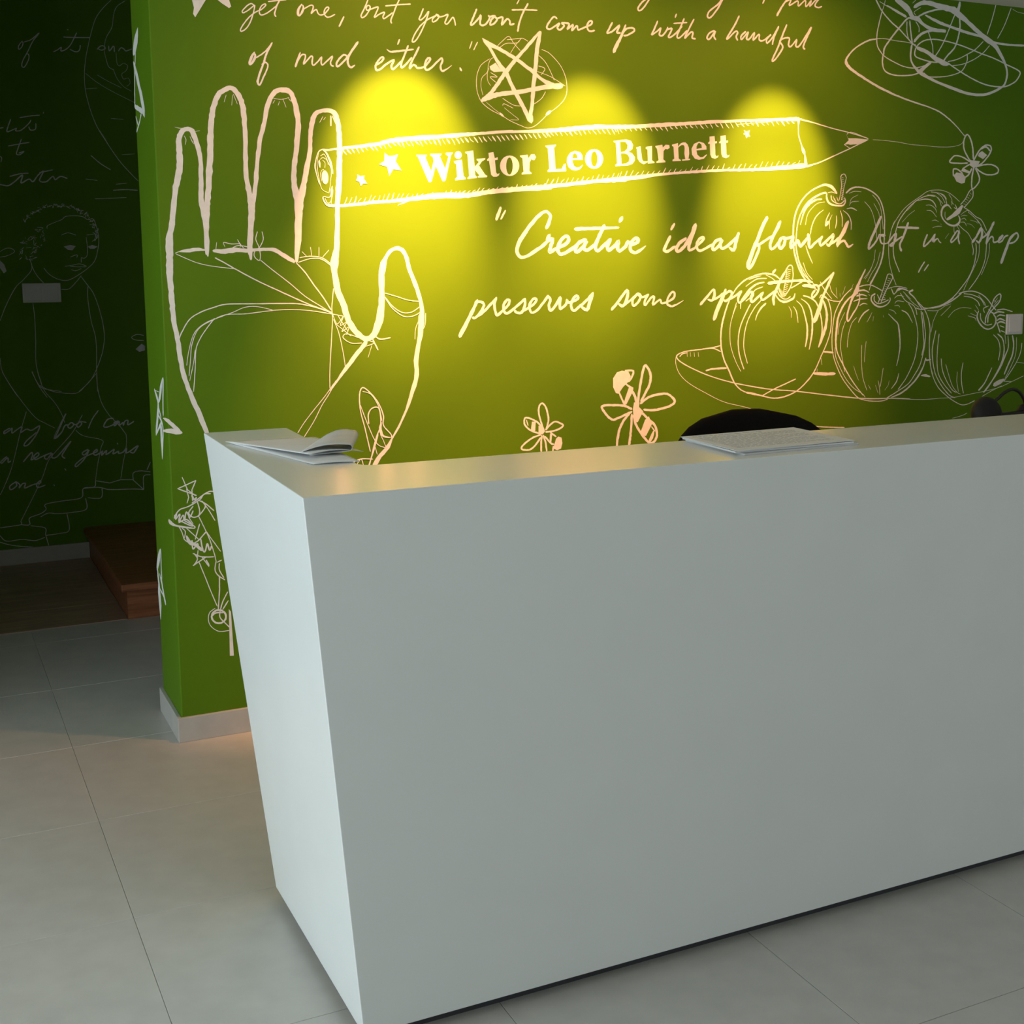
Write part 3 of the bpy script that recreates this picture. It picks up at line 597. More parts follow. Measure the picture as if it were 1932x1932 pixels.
'back/upper_quotation': """S9790,21854,47 9710,21897,43 9585,21817,42 9458,21677,42 9476,21618,44 9601,21688,42 9748,21810,42 9810,21855,47 9784,21703,44 9727,21517,43 9637,21309,43 9520,21160,42 9406,21091,44 9384,21150,43 9485,21318,42 9634,21500,42 9782,21632,42 9918,21717,42
S9928,21714,42 10012,21761,42 10129,21881,43 10110,21920,44 10015,21862,42 9938,21715,44 9955,21615,47 10026,21601,43 10173,21673,43 10343,21807,42 10449,21897,43
S10538,22056,51 10449,21897,52 10403,21751,52 10379,21648,54 10414,21586,56
S10205,21994,44 10433,22037,44 10726,22089,44
S11184,21997,40 11084,21846,69 11069,21702,77 11110,21660,39 11187,21772,60 11233,21898,59 11204,21978,35
S11232,21857,43 11437,21986,44 11522,21973,49 11508,21879,45 11451,21752,48 11560,21853,43 11625,21868,48 11654,21788,49 11717,21731,46 11835,21761,44 11946,21873,44 11991,21948,47 11949,21980,44 11872,21908,45 11846,21783,48 11919,21685,48 12027,21704,44 12169,21781,44
S12438,21735,58 12358,21573,58 12289,21444,58
S9762,20530,43 9665,20382,79 9603,20216,69 9626,20161,51 9722,20284,75 9775,20430,61 9741,20509,43
S9735,20342,47 9902,20438,47 10093,20592,47 10278,20829,47
S10278,20829,51 10156,20617,59 10066,20408,60 10020,20262,60 9952,20095,56 9861,19845,60 9818,19680,66 9876,19601,51 9983,19811,48 10095,20042,44 10131,20187,46 10061,20254,49 9955,20187,39
S11097,20607,37 11028,20427,61 10940,20185,70
S10959,20258,52 11115,20515,52 11222,20553,55 11245,20482,55 11181,20272,57 11324,20425,52 11412,20514,52 11459,20496,56 11439,20329,56 11479,20259,53 11622,20382,52 11733,20513,55 11711,20367,56 11748,20282,53 11902,20420,53 12058,20555,56 11998,20384,55 12011,20298,58 12081,20264,57
S12493,20593,61 12407,20619,57 12273,20506,57 12177,20354,59 12205,20261,58 12357,20386,57 12514,20563,58 12696,20805,58 12844,21004,58
S12851,21025,74 12674,20783,66 12547,20565,63 12521,20396,67 12605,20264,65 12738,20342,33
S13200,22297,48 13066,22009,48 12967,21809,50 13008,21752,48 13112,21820,47 13218,21973,48 13259,22085,52 13196,22128,47 13130,22050,50 13167,21981,49 13321,22041,47 13502,22104,52 13447,21943,49 13379,21787,51 13549,21902,47 13704,21963,52 13650,21837,51 13674,21771,48 13831,21875,47 13950,21970,47
S14181,22390,49 14071,22162,50 13962,21910,50 13893,21734,51 13917,21658,53
S13735,22154,48 14099,22213,48 14531,22272,48
S14937,22170,51 14854,21979,51 14798,21852,53 14851,21824,48 14986,21940,49 15108,22097,54 15037,21870,51 14926,21615,51 14788,21358,50 14652,21176,49 14559,21157,53 14629,21347,50 14820,21632,49 15064,21847,48 15252,21948,48 15360,22006,48
S15360,22006,49 15229,21884,50 15244,21792,50 15379,21871,49 15440,21987,55 15347,22029,53 15440,21962,50 15601,22000,49 15732,22059,55 15681,21919,52 15630,21791,55 15705,21767,49 15815,21892,50 15898,21985,50 15951,21889,55 15975,21747,55
S13408,20383,57 13565,20491,58 13640,20594,62 13582,20627,57 13463,20509,58 13381,20357,61 13404,20232,62 13534,20269,57 13719,20427,58 13969,20570,61 13879,20388,62 13924,20287,59 14057,20398,58 14218,20556,58
S14153,21186,60 14092,21040,45
S14425,21025,61 14328,20785,61 14203,20506,61 14200,20353,61 14347,20465,59 14536,20675,59
S13745,20874,21 13858,20808,50 14119,20840,63 14594,20925,49
S14776,21007,61 14643,20756,60 14492,20474,61 14463,20344,61 14571,20454,58 14650,20434,63 14701,20375,62 14821,20382,59 14942,20432,59 15065,20559,60 15134,20675,65 15054,20688,59 14971,20553,62 14955,20403,65 15007,20331,60 15141,20389,59 15333,20575,60 15492,20715,59 15528,20637,64 15466,20484,64 15495,20335,65 15598,20354,60
S15571,20340,59 15708,20423,40 15832,20518,20
S16104,20459,61 16149,20379,72
S16520,21292,43 16434,21072,43
S16702,21287,43 16572,21036,42
S16689,22291,59 16597,22084,59 16484,21822,61 16549,21811,56 16751,22015,57 16827,22110,63 16806,21838,63 16970,21842,56 17119,22043,60 17085,22129,63
S17106,22091,56 17308,22130,63 17181,22008,58 17134,21851,63 17260,21892,56 17373,22030,62 17285,22117,63 17374,22063,57 17567,22110,63 17528,21872,59 17711,22068,56 17810,22015,64 17822,21902,61 17958,21944,56
S18443,22602,60 18281,22336,60 18141,21999,62 18079,21716,62
S17886,22362,57 18304,22399,57 18763,22423,57
S18134,22691,46 18060,22563,46
S19458,22213,61 19342,22262,57 19177,22076,60 19092,21913,66 19199,21863,57 19410,21990,58 19551,22071,65 19466,21924,66 19573,21874,57 19715,22013,65 19622,22089,57 19890,22080,65 19823,21908,59 20032,22065,60 19984,21878,59 20175,22047,58 20212,21920,60 20413,21993,58 20667,22112,59 20725,22213,68 20619,22214,60 20538,22053,67 20619,21908,62 20811,21938,58
S21467,22239,64 21320,21983,64 21281,21888,61 21467,21960,60 21736,22175,60 21638,21943,69 21771,21931,60
S21968,22200,66 21811,21849,93 21639,21539,121 21516,21297,121
S21820,21884,62 22008,22084,60 22230,22122,61 22290,22032,64 22057,21888,60 21899,21847,59
S23178,22415,61 23021,22092,61 22951,21956,56 23168,22088,56 23298,22198,64 23246,21977,65 23376,21966,56 23535,22154,60 23565,22242,63
S23565,22172,55 23732,22204,66 23602,21952,64 23674,21922,56 23894,22079,58 24121,22313,59
S24203,22573,63 24061,22268,63 23931,21975,66 24034,21932,56 24315,22185,59
S23796,22386,55 24060,22420,55 24313,22454,56
S24590,22582,62 24393,22242,62 24233,21935,66 24455,22134,57 24558,22132,67 24523,21966,66 24657,21939,58
S23902,22702,62 23855,22587,62
S25415,22265,57 25218,22174,59 25116,22007,68 25221,21973,59 25446,22252,58 25392,22078,68 25468,21970,67
S26405,22834,65 26209,22477,64 25921,22058,65 25996,22063,59 26256,22300,58 26351,22270,70 26296,22121,69 26355,22011,69
S26685,22330,61 26497,22161,65 26531,22054,58 26793,22322,57 26720,22098,70 26835,22080,59 27048,22315,59 26995,22055,59 27240,22276,57 27250,22083,67 27437,22080,58 27742,22301,58 27565,22131,67 27587,21996,58 27821,22228,64 28061,22598,66
S28061,22598,67 27873,22231,68 27801,21963,69
S28399,22681,68 28199,22254,68 28012,21818,68 27811,21445,69 27864,21406,60 28043,21582,65 28245,21897,71 28124,22080,72 28213,22181,59 28514,22234,65 28486,21998,72 28599,21953,60 28837,22203,58 28796,21993,72 28942,21986,63 29252,22381,66 29458,22674,71 29286,22330,69 29128,21988,72 29197,21897,70
S22869,23120,58 22637,22812,58 22491,22702,54 22422,22771,62 22578,22982,57 22764,23121,56
S25747,23368,63 25517,22991,62 25243,22693,58 25126,22725,68 25210,22905,60 25545,23157,59 25667,23310,61
S27448,23488,66 27374,23336,66
S28399,23562,58 28177,23281,71 27975,22965,83
S28303,23449,53 28562,23570,58 28489,23353,54 28846,23540,53 28883,23364,53 29175,23588,53 29201,23368,53 29435,23599,53 29360,23391,53 29634,23637,56 29754,23679,67 29637,23531,62 29600,23421,65 29748,23380,53 29895,23434,54
P8053,21861 8278,21880 8419,21942 8455,21924 8124,21387 8066,21481 8098,21647
P8677,21986 8897,21975 9088,21946 9140,21767 9079,21718 8891,21828""".split("\n"),
'back/lower_quotation': """S17424,16136,108 17273,15755,117
S17588,16045,72 17429,15773,72
S19038,15491,140 19183,15827,114 19099,15998,99 18933,16009,104 18625,15758,125 18294,15372,135 18057,15030,137 17984,14731,121 18099,14551,105 18286,14559,104 18616,14730,114 18997,14988,108 19150,15203,119
S19151,15268,122 19068,15074,119 19259,15139,122 19176,14858,123 19161,14698,113 19377,14814,115 19762,14988,117 19845,15162,125 19715,15226,114 19522,15031,121 19439,14793,125 19568,14632,113 19857,14748,116 20222,14988,117
S20482,15119,115 20247,15032,118 20090,14813,125 20148,14695,115 20393,14900,121 20516,15084,127 20393,14857,127 20539,14760,115 20860,14988,119
S21167,15595,125 20984,15252,126 20835,14900,128 20909,14737,114 21132,14900,120 21406,15130,121
S20083,15467,130 20787,15492,105 21705,15519,88
S21406,15130,126 21281,14900,129 21331,14758,115 21555,14900,121 21706,15064,117 21671,14855,130 21741,14735,116 21983,14900,124 22058,15055,117 22211,14953,116 22449,15042,124 22439,15154,119 22286,15122,122 22160,14944,131 22186,14743,126 22364,14667,119
S22364,14667,120 22593,14787,84 22757,14908,28
S21840,15865,135 21750,15723,126
S23715,15233,122 23530,14894,122 23484,14759,121 23625,14722,110 23912,14885,114
S23880,15663,111 23750,15464,101
S24347,15167,115 24069,14985,119 23965,14780,126 24071,14721,114 24359,14985,121 24736,15578,123
S24725,15642,167 24559,15213,157 24466,14939,138 24494,14747,102 24733,14848,85
S24722,14870,97 24998,15067,100 25061,15191,101 24917,15168,98 24785,14985,107 24841,14756,97 25055,14778,94 25484,14985,96
S25781,15156,105 25538,15054,110 25432,14847,119 25514,14768,105 25756,14985,113 25819,15133,120 25746,14930,120 25840,14814,102 26085,14930,109 26454,15218,110
S26507,15357,120 26412,15101,142 26307,14762,121 26113,14855,76
S27703,15915,152 27518,15595,142 27302,15126,143 27086,14658,154 26925,14236,156 27017,14123,112 27229,14469,109 27391,14835,101 27276,15009,87 27153,14957,78
S27306,14901,90 27696,15127,89 28005,15278,89
S28279,15774,137 28101,15454,131 27922,15147,120 27850,14917,123 27914,14789,92 28082,14879,91 28232,15071,88
S28338,15199,120 28233,15020,123 28252,14866,120 28331,14809,106 28452,14943,121 28495,15122,123 28400,15204,111 28572,15174,103 28867,15252,105
S28867,15226,122 28747,14994,124 28766,14834,105 28889,14943,115 29058,15097,105 29108,14994,120 29174,14886,103 29297,14994,117 29513,15228,118
S29504,15318,137 29553,15150,126 29553,14917,119 29634,14844,96 29805,14994,97 30104,15203,85
S30135,15242,105 30028,15047,109 30089,14916,89 30253,15021,98 30569,15270,98 30648,15309,110 30580,15100,107 30449,14911,95 30351,14974,94
S30448,14942,94 30672,15047,96 30895,15205,98
S30393,15778,150 30284,15647,120
S31295,15798,158 31116,15442,163 30897,15126,152 30832,14890,129
S30838,14916,101 30965,15034,97 31126,15095,90 31228,14995,102 31330,14853,104
S31330,14853,100 31444,14903,73 31551,14963,51
S32820,15994,120 32558,15491,120 32315,14999,109 32291,14793,89 32514,14950,79 32704,15196,71 32762,15335,61
S32762,15335,50 33064,15247,129 32874,15320,81 32805,15172,75 32898,14989,62 33148,14999,50
S33167,14999,75 33512,15357,71 33566,15273,82 33440,14940,77 33295,14940,73 33758,15199,70 33883,15249,68
S34130,15773,112 33915,15249,99 33755,14950,89 33840,14710,99
S33629,15606,69 34637,15576,110
S35081,15335,78 34963,15094,79 34909,14910,79 34997,14902,68 35237,15095,73 35464,15351,74
S35464,15351,80 35367,15052,132 35474,15123,81 35601,15180,46 35679,15067,52 35770,15018,48
S36659,15447,58 36553,15475,64 36376,15268,70 36260,15096,74 36330,15047,62 36564,15240,70 36658,15478,64 36634,15183,75 36708,14976,73
S34986,14286,62 34840,14102,62 34703,13890,63
S35184,14179,61 34985,13953,61
S37351,15042,123 37557,15259,101 37779,15579,115 37840,15311,109 37704,15042,93 37551,15114,54
S37753,15146,75 38097,15363,79 38387,15727,83
S38436,15831,119 38179,15364,107 38083,14975,109
S38081,15001,75 38322,15261,69 38428,15209,76 38457,15043,64 38730,15106,69 38941,15314,83 38759,15210,77 38719,15043,70 38904,15095,71 39034,15263,72 39205,15315,66
S39690,15422,58 39383,15263,102 39161,14845,150 38902,14228,150
S39352,15185,74 39634,15421,64 39748,15264,84 39569,15065,71 39307,14991,65
S16579,13167,99 16416,12839,115 16203,12455,131 15961,12014,147
S16503,13102,86 16711,13106,86 16801,12998,92 16664,12755,90 16495,12595,88 16404,12613,86
S16621,12659,89 16917,12906,89 17237,13225,90
S17237,13233,92 17162,13018,93 17209,12742,92 17272,12670,88 17486,12834,90 17666,13008,92 17689,13145,91 17574,13128,91 17478,12933,93 17548,12726,88 17719,12770,89 17977,12962,90 18250,13182,91
S18250,13182,95 18235,12956,95 18125,12732,91 17932,12737,87 17890,12805,92
S18104,12761,81 18364,12874,82 18590,13028,84 18657,13147,86 18540,13169,83 18399,12953,86 18471,12724,81 18667,12787,83 18886,13022,85 19085,13266,85
S19063,13267,93 19159,13137,96 19105,12938,96 19170,12768,89 19369,12972,95 19525,13210,88 19502,12970,97 19523,12816,89 19723,12965,95 19778,13117,92 19813,13024,89 20036,13080,91 20180,13158,97 20126,13248,89 19992,13141,96 19915,12921,98 20012,12748,89 20215,12874,93 20485,13071,95 20735,13322,96
S20735,13330,108 20621,13028,126 20507,12762,117 20296,12880,83
S21443,12748,107 21720,13047,98 22035,13412,92 22036,13123,121 21883,12866,103 21711,12944,75
S21883,12866,78 22139,13039,79 22372,13220,79
S22428,13261,90 22255,13078,93 22279,12862,84 22467,12991,91 22560,13196,94 22419,13290,87 22607,13154,83 22867,13241,85
S22867,13241,83 22726,13027,85 22741,12869,77 22948,13106,80 23091,13153,83 23044,12887,76 23320,13057,76 23378,12931,76 23585,12960,77 23849,13089,82 23906,13256,86 23799,13308,80 23632,13093,86 23624,12884,83 23803,12808,77
S23803,12808,95 23996,12876,61 24257,13006,26
S24957,12851,108 25206,13103,95 25494,13375,77 25516,13152,121 25429,12985,103 25255,13026,65
S25398,12986,84 25683,13094,86 25904,13240,88
S25992,13361,114 25843,13037,145 25672,12686,164 25517,12313,158
S25969,13193,94 26128,13299,89 26251,13248,101 26196,13085,98 26004,12957,90 25933,12994,89
S26164,13017,80 26421,13136,82 26645,13291,82 26519,13052,91 26580,12880,77 26844,13073,85 27021,13263,87
S28096,14045,93 27988,13940,111
S27021,13276,97 27143,13200,123 27067,13041,131 27109,12889,94 27336,13050,84 27581,13231,97
S27581,13231,90 27494,13089,93 27569,12963,78 27832,13111,84 28078,13279,85
S28500,13949,85 28289,13604,111 28128,13272,112 28033,13023,114 28055,12778,107
S27796,13560,123 28322,13609,112 28827,13631,95 29337,13641,95 29750,13571,62
S29861,13273,84 29734,13133,89 29747,13006,76 29867,13069,84 30017,13270,90 29978,13441,78 29753,13466,73
S29307,13450,96 29582,13441,124 29858,13386,102
S29996,13406,79 30201,13522,81 30686,13900,82
S30686,13908,123 30413,13406,109 30215,13011,117 30053,12559,179 29857,12114,192
S30189,12926,84 30139,12614,83 30024,12361,82 29874,12123,81
S32151,14021,67 31960,13690,88 31765,13304,135 31538,12863,88 31380,12422,76 31360,12158,81 31441,12109,63 31622,12360,66 31821,12635,61 31916,12912,56 31892,13135,48
P31582,13098 31764,13359 31866,13399 31906,13232 31705,13027 31432,12949""".split("\n"),
'back/painted_apple_top': """S30751,16822,76 30551,17026,122 30260,17124,93 29943,17053,64 29536,16852,55 29197,16539,59 28956,16126,61 28857,15663,69 28851,15252,63 28875,14891,56 28962,14503,68 29162,14035,66 29457,13641,57 29978,13267,39
S30268,16840,78 30013,16783,64 29637,16597,72 29359,16362,64 29146,16025,49 29029,15664,44 28983,15252,44 28985,14891,50 29090,14425,55 29324,13904,41 29713,13586,28
S30082,16604,52 29828,16574,63 29515,16415,96 29331,16181,79 29227,15923,43 29155,15665,31
S30213,16502,26 29895,16446,27 29646,16262,29 29461,16028,31 29376,15666,31
S30172,16217,25 29906,16033,26 29721,15798,27
S30031,16138,41 29813,15928,42 29662,15617,44 29606,15332,44
S29019,14762,37 29123,14373,37 29320,14034,36 29583,13692,35 29844,13479,34
S29314,14294,30 29482,13928,30 29743,13664,29
S29410,14917,27 29528,14631,49 29728,14265,27
S31172,16843,57 31363,16990,72 31623,17068,58 32019,17041,53 32389,16904,56 32663,16723,48 32840,16461,52 32972,16064,53 33004,15638,54 33004,15156,54 32970,14674,74 32851,14218,67 32629,13817,72 32405,13470,84
S32393,16798,30 32599,16617,31 32776,16354,33 32874,15956,33 32940,15530,34
S32470,16482,25 32717,16114,26 32799,15690,27 32814,15263,27
S32036,16542,29 32310,16295,31 32488,15953,33 32603,15529,33 32650,15156,33
S32596,14755,27 32543,14354,27 32387,13980,26 32164,13661,26
S32835,14674,33 32683,14192,33 32458,13872,32 32268,13553,32
S32575,14407,30 32387,14007,29 32096,13689,28
S30300,16814,51 30305,16633,75 30439,16454,72 30731,16380,57 31023,16384,59 31149,16516,58 31112,16672,39
S30348,16841,36 30524,16870,36 30686,16821,37
S30495,16740,51 30532,16585,48 30696,16483,43 30924,16448,42 31115,16568,45
S30592,16716,31 30661,16561,31
S30659,16639,31 30728,16484,31
S30754,16692,31 30824,16537,31
S30911,17422,39 30953,17112,39 30913,16799,39 30855,16564,39
S31171,17402,38 31083,17088,39 31027,16801,39 30968,16592,38
S30911,17422,43 30957,17501,39 31086,17530,38 31171,17402,43
S30934,17423,19 31052,17389,19
S30936,17355,19 31054,17322,19
S30938,17288,19 31056,17254,19
S30940,17221,19 31058,17187,19
S30942,17153,19 31060,17119,19
S30944,17086,19 31062,17051,19
S30946,17018,19 31064,16984,19
S30948,16950,19 31066,16916,19
S30950,16883,19 31068,16849,19
S30952,16815,19 31070,16781,19
S30954,16748,19 31072,16713,19
S30956,16680,19 31074,16645,19
S30958,16612,19 31076,16578,19
S31303,16832,21 31562,16915,37 31875,16900,20
S31347,16467,17 31439,16651,29 31730,16787,15
S31333,16388,20 31443,16520,33 31771,16551,17
S31222,16269,32 31450,16298,58 31683,16209,33
S31061,16201,25 31294,16047,50 31433,15786,54 31442,15496,29
S30931,16200,25 31020,15939,45 31030,15599,25
S30758,16015,25 30765,15780,45 30723,15545,25
S30563,16039,17 30456,15830,32 30465,15517,18
S30448,16116,27 30325,15907,50 30266,15725,28
S30099,13581,36 30267,13315,35 30634,12939,35
S30522,13470,31 30627,13204,30 30895,12960,29
S30199,13421,26 30433,13154,26
S30818,13360,18 30860,13041,18
S31004,13144,18 31018,13011,18
S31243,13406,18 31121,13089,18
S31603,13481,15 31480,13190,15
S30209,13052,38 30505,12915,37 30767,12856,37 31062,12864,40 31188,13035,43 31381,13191,42""".split("\n"),
'back/painted_apple_right': """S36631,16613,34 36190,16890,33 35777,17019,31 35374,17031,31 35012,16968,32 34659,16766,33 34272,16550,34 33924,16309,35 33650,16013,36 33415,15678,37 33286,15343,39 33227,15009,39 33244,14562,39 33311,14170,38 33487,13719,37 33641,13407,37
S35977,16688,40 35822,16856,36 35487,16934,34 35194,16957,34
S35384,16792,39 35055,16814,40 34661,16696,41 34275,16467,44 33964,16184,45 33692,15847,48 33563,15511,49 33471,15120,50 33449,14757,50 33515,14421,48 33688,14083,47 33783,13913,47
S34485,16609,26 34138,16297,25 33895,16127,26 33624,15763,27
S34427,16245,21 34147,16074,22 33837,15792,22
S33480,15845,27 33348,15566,28 33291,15204,28
S34557,16610,23 34879,16677,51 35208,16648,52 35396,16510,52 35475,16370,35
S35017,16842,28 35383,16820,29 35610,16654,33 35730,16430,35
S35451,16934,30 35714,16797,32 35909,16546,34
S35672,16909,37 35900,16744,40 36004,16490,43
S35531,16766,29 35800,16516,29
S36079,16888,30 36236,16692,32 36246,16465,33
S36203,16607,31 36356,16495,31
S34961,16448,17 35216,16451,32 35441,16313,36 35502,16173,21
S35006,16252,19 35262,16226,36 35510,16003,21
S35278,15860,16 35460,15889,28 35628,15820,16
S35326,15591,19 35543,15649,34 35801,15651,19
S35723,15750,18 35762,15707,18
S36234,16323,25 36061,16463,64 35877,16432,94 35756,16260,95 35766,16034,72 35903,15865,57 36131,15724,65 36394,15683,75 36615,15756,99 36682,15928,67 36600,16070,42
S35924,16206,37 35933,16007,36 36011,15922,33
S36048,15923,123 36302,16053,144 36592,16242,197 36770,16444,137
S36692,16500,47 36908,16703,48 37118,17020,47 37266,17080,43 37305,16909,53 37245,16737,49 36885,16388,47
S36770,16444,23 36921,16417,23
S36833,16530,23 36970,16498,23
S36897,16617,23 37019,16579,23
S36960,16704,24 37068,16659,24
S37024,16790,24 37117,16740,25
S37087,16877,25 37166,16821,25
S37151,16964,26 37214,16902,27
S36412,16496,42 36513,16326,44 36362,16381,35
S36711,16100,16 36893,16216,29 37079,16276,27 37121,16176,18
S36732,16043,19 36899,16088,34 37051,16061,19
S36738,15929,20 36905,15973,35 37003,15888,21
S36725,15814,19 36912,15815,36 37032,15673,22
S37210,15904,13 37479,15849,24 37635,15763,14
S37028,15759,11 37256,15732,21 37453,15589,12
S36848,16388,36 37117,16276,37 37469,16050,37 37741,15937,38 37903,15765,42 38070,15505,43
S37082,16219,31 37394,16021,32 37670,15821,33 37835,15591,34 38039,15360,34
S36616,15727,38 36849,15557,38 37122,15385,39 37324,15126,41
S37553,15878,29 37791,15706,29
S38086,15185,46 38088,14778,46 38034,14311,46 37845,13874,45 37593,13526,43 37266,13181,42
S38249,15011,35 38248,14661,35 38134,14252,34 37889,13757,34
S37330,15010,44 37419,14750,45 37409,14547,46
S37539,15011,53 37575,14662,54 37485,14169,53 37242,13676,51 36882,13274,49 36521,12931,47 36082,12679,44 35568,12516,42 35200,12495,40 34978,12529,40
S37711,15011,38 37715,14546,38 37562,14168,37 37210,13560,37 37001,13156,37
S36893,13041,59 36526,12815,58 36158,12648,56 35790,12540,54 35422,12490,53
S35204,12409,26 35722,12397,27 36087,12563,28 36384,12643,27
S36396,15640,34 36404,15468,33 36446,15354,33
S36544,15670,30 36663,15527,32 36709,15355,33
S36147,15382,18 35970,15181,18""".split("\n"),
'back/painted_apple_left': """S28287,13715,41 28050,13857,62 27683,13910,61 27354,13878,50 26963,13758,46 26705,13625,59 26449,13409,43 26259,13139,38 26102,12868,51 25978,12542,64 25856,12107,71 25813,11669,58 25851,11227,64 25970,10836,56 26169,10468,61 26403,10012,54 26669,9747,46 26934,9621,45
S26918,9622,61 27200,9565,84 27568,9475,56 28074,9357,51 28582,9378,53 29159,9577,50 29634,9942,53 29938,10302,48 30204,10809,42 30437,11261,42 30600,11715,42 30639,12202,42 30575,12633,41 30426,12950,38 30178,13097,40 30077,12985,33
S27618,9472,48 28168,9699,54 28639,9861,54 29080,10011,54
S27701,13860,40 27952,13747,40 28104,13634,41
S27487,13835,28 27225,13783,51 26964,13704,34
S27720,13736,44 27357,13726,50 27096,13619,41 26838,13458,29
S27623,13599,51 27295,13534,63 27003,13346,72 26842,13183,62 26651,12939,45 26623,12665,26
S27560,13434,40 27265,13341,41 27136,13206,44 27008,13042,43 26847,12935,42
S26457,12888,35 26333,12534,36 26210,12097,36 26192,11767,36 26220,11407,35 26322,11072,35 26491,10704,34 26675,10404,34
S27045,12821,51 26822,12439,51 26633,12030,52 26551,11617,52 26564,11229,52 26651,10864,51 26805,10482,51
S27503,12950,40 27244,12706,41 26988,12325,42 26847,11941,43 26782,11471,43 26811,11137,42 26950,10685,42
S27704,12835,61 27508,12673,69 27347,12454,45 27269,12234,26
S26459,12778,26 26364,12588,26 26334,12479,26
S29350,13083,51 29592,13023,52 29872,12876,55 30015,12674,53 30127,12387,48 30206,12042,55 30217,11641,63 30073,11159,35
S30145,13012,39 30327,12724,87 30425,12351,105 30384,11923,119 30221,11469,105 30090,11158,35
S29250,12973,24 29529,12798,43 29690,12539,67 29769,12168,69 29764,11655,76 29658,11088,35
S29047,12906,24 29291,12690,38 29455,12290,53 29551,11890,75 29543,11520,76 29482,11194,42
S28712,12702,16 28818,12531,30 28824,12278,17
S28916,12698,23 29057,12497,43 29134,12100,24
S28973,13174,34 28909,13007,76 28674,12899,75 28472,12875,84 28269,12963,59 28131,13133,43
S28772,13066,42 28639,12984,40 28470,12987,40 28299,13102,43 28195,13271,44
S28851,14044,47 28874,13792,47 28765,13402,46 28535,13098,45
S28548,14018,46 28355,13659,46 28260,13382,47 28366,13129,45
S28548,14018,51 28679,14184,48 28814,14183,48 28858,14044,53
S28583,13990,40 28556,13656,40 28495,13406,40 28467,13127,40
S28564,14074,25 28784,14033,25
S28556,14007,25 28769,13966,25
S28548,13941,25 28755,13899,25
S28539,13874,25 28740,13833,25
S28531,13807,25 28725,13766,25
S28523,13740,25 28711,13699,25
S28515,13673,25 28696,13632,25
S28506,13607,25 28681,13565,25
S28498,13540,25 28666,13498,25
S28490,13473,25 28652,13432,25
S28482,13406,25 28637,13365,25
S28474,13339,25 28622,13298,25
S28465,13272,25 28608,13231,25
S28457,13206,25 28593,13164,25
S28449,13139,25 28578,13097,25
S28799,13373,53 29034,13482,54 29337,13632,54
S28294,13381,26 28368,13045,27
S28348,13336,27 28401,13044,27
S28403,13290,27 28435,13044,27
S28458,13245,27 28469,13043,27
S28512,13199,27 28502,13043,27""".split("\n"),
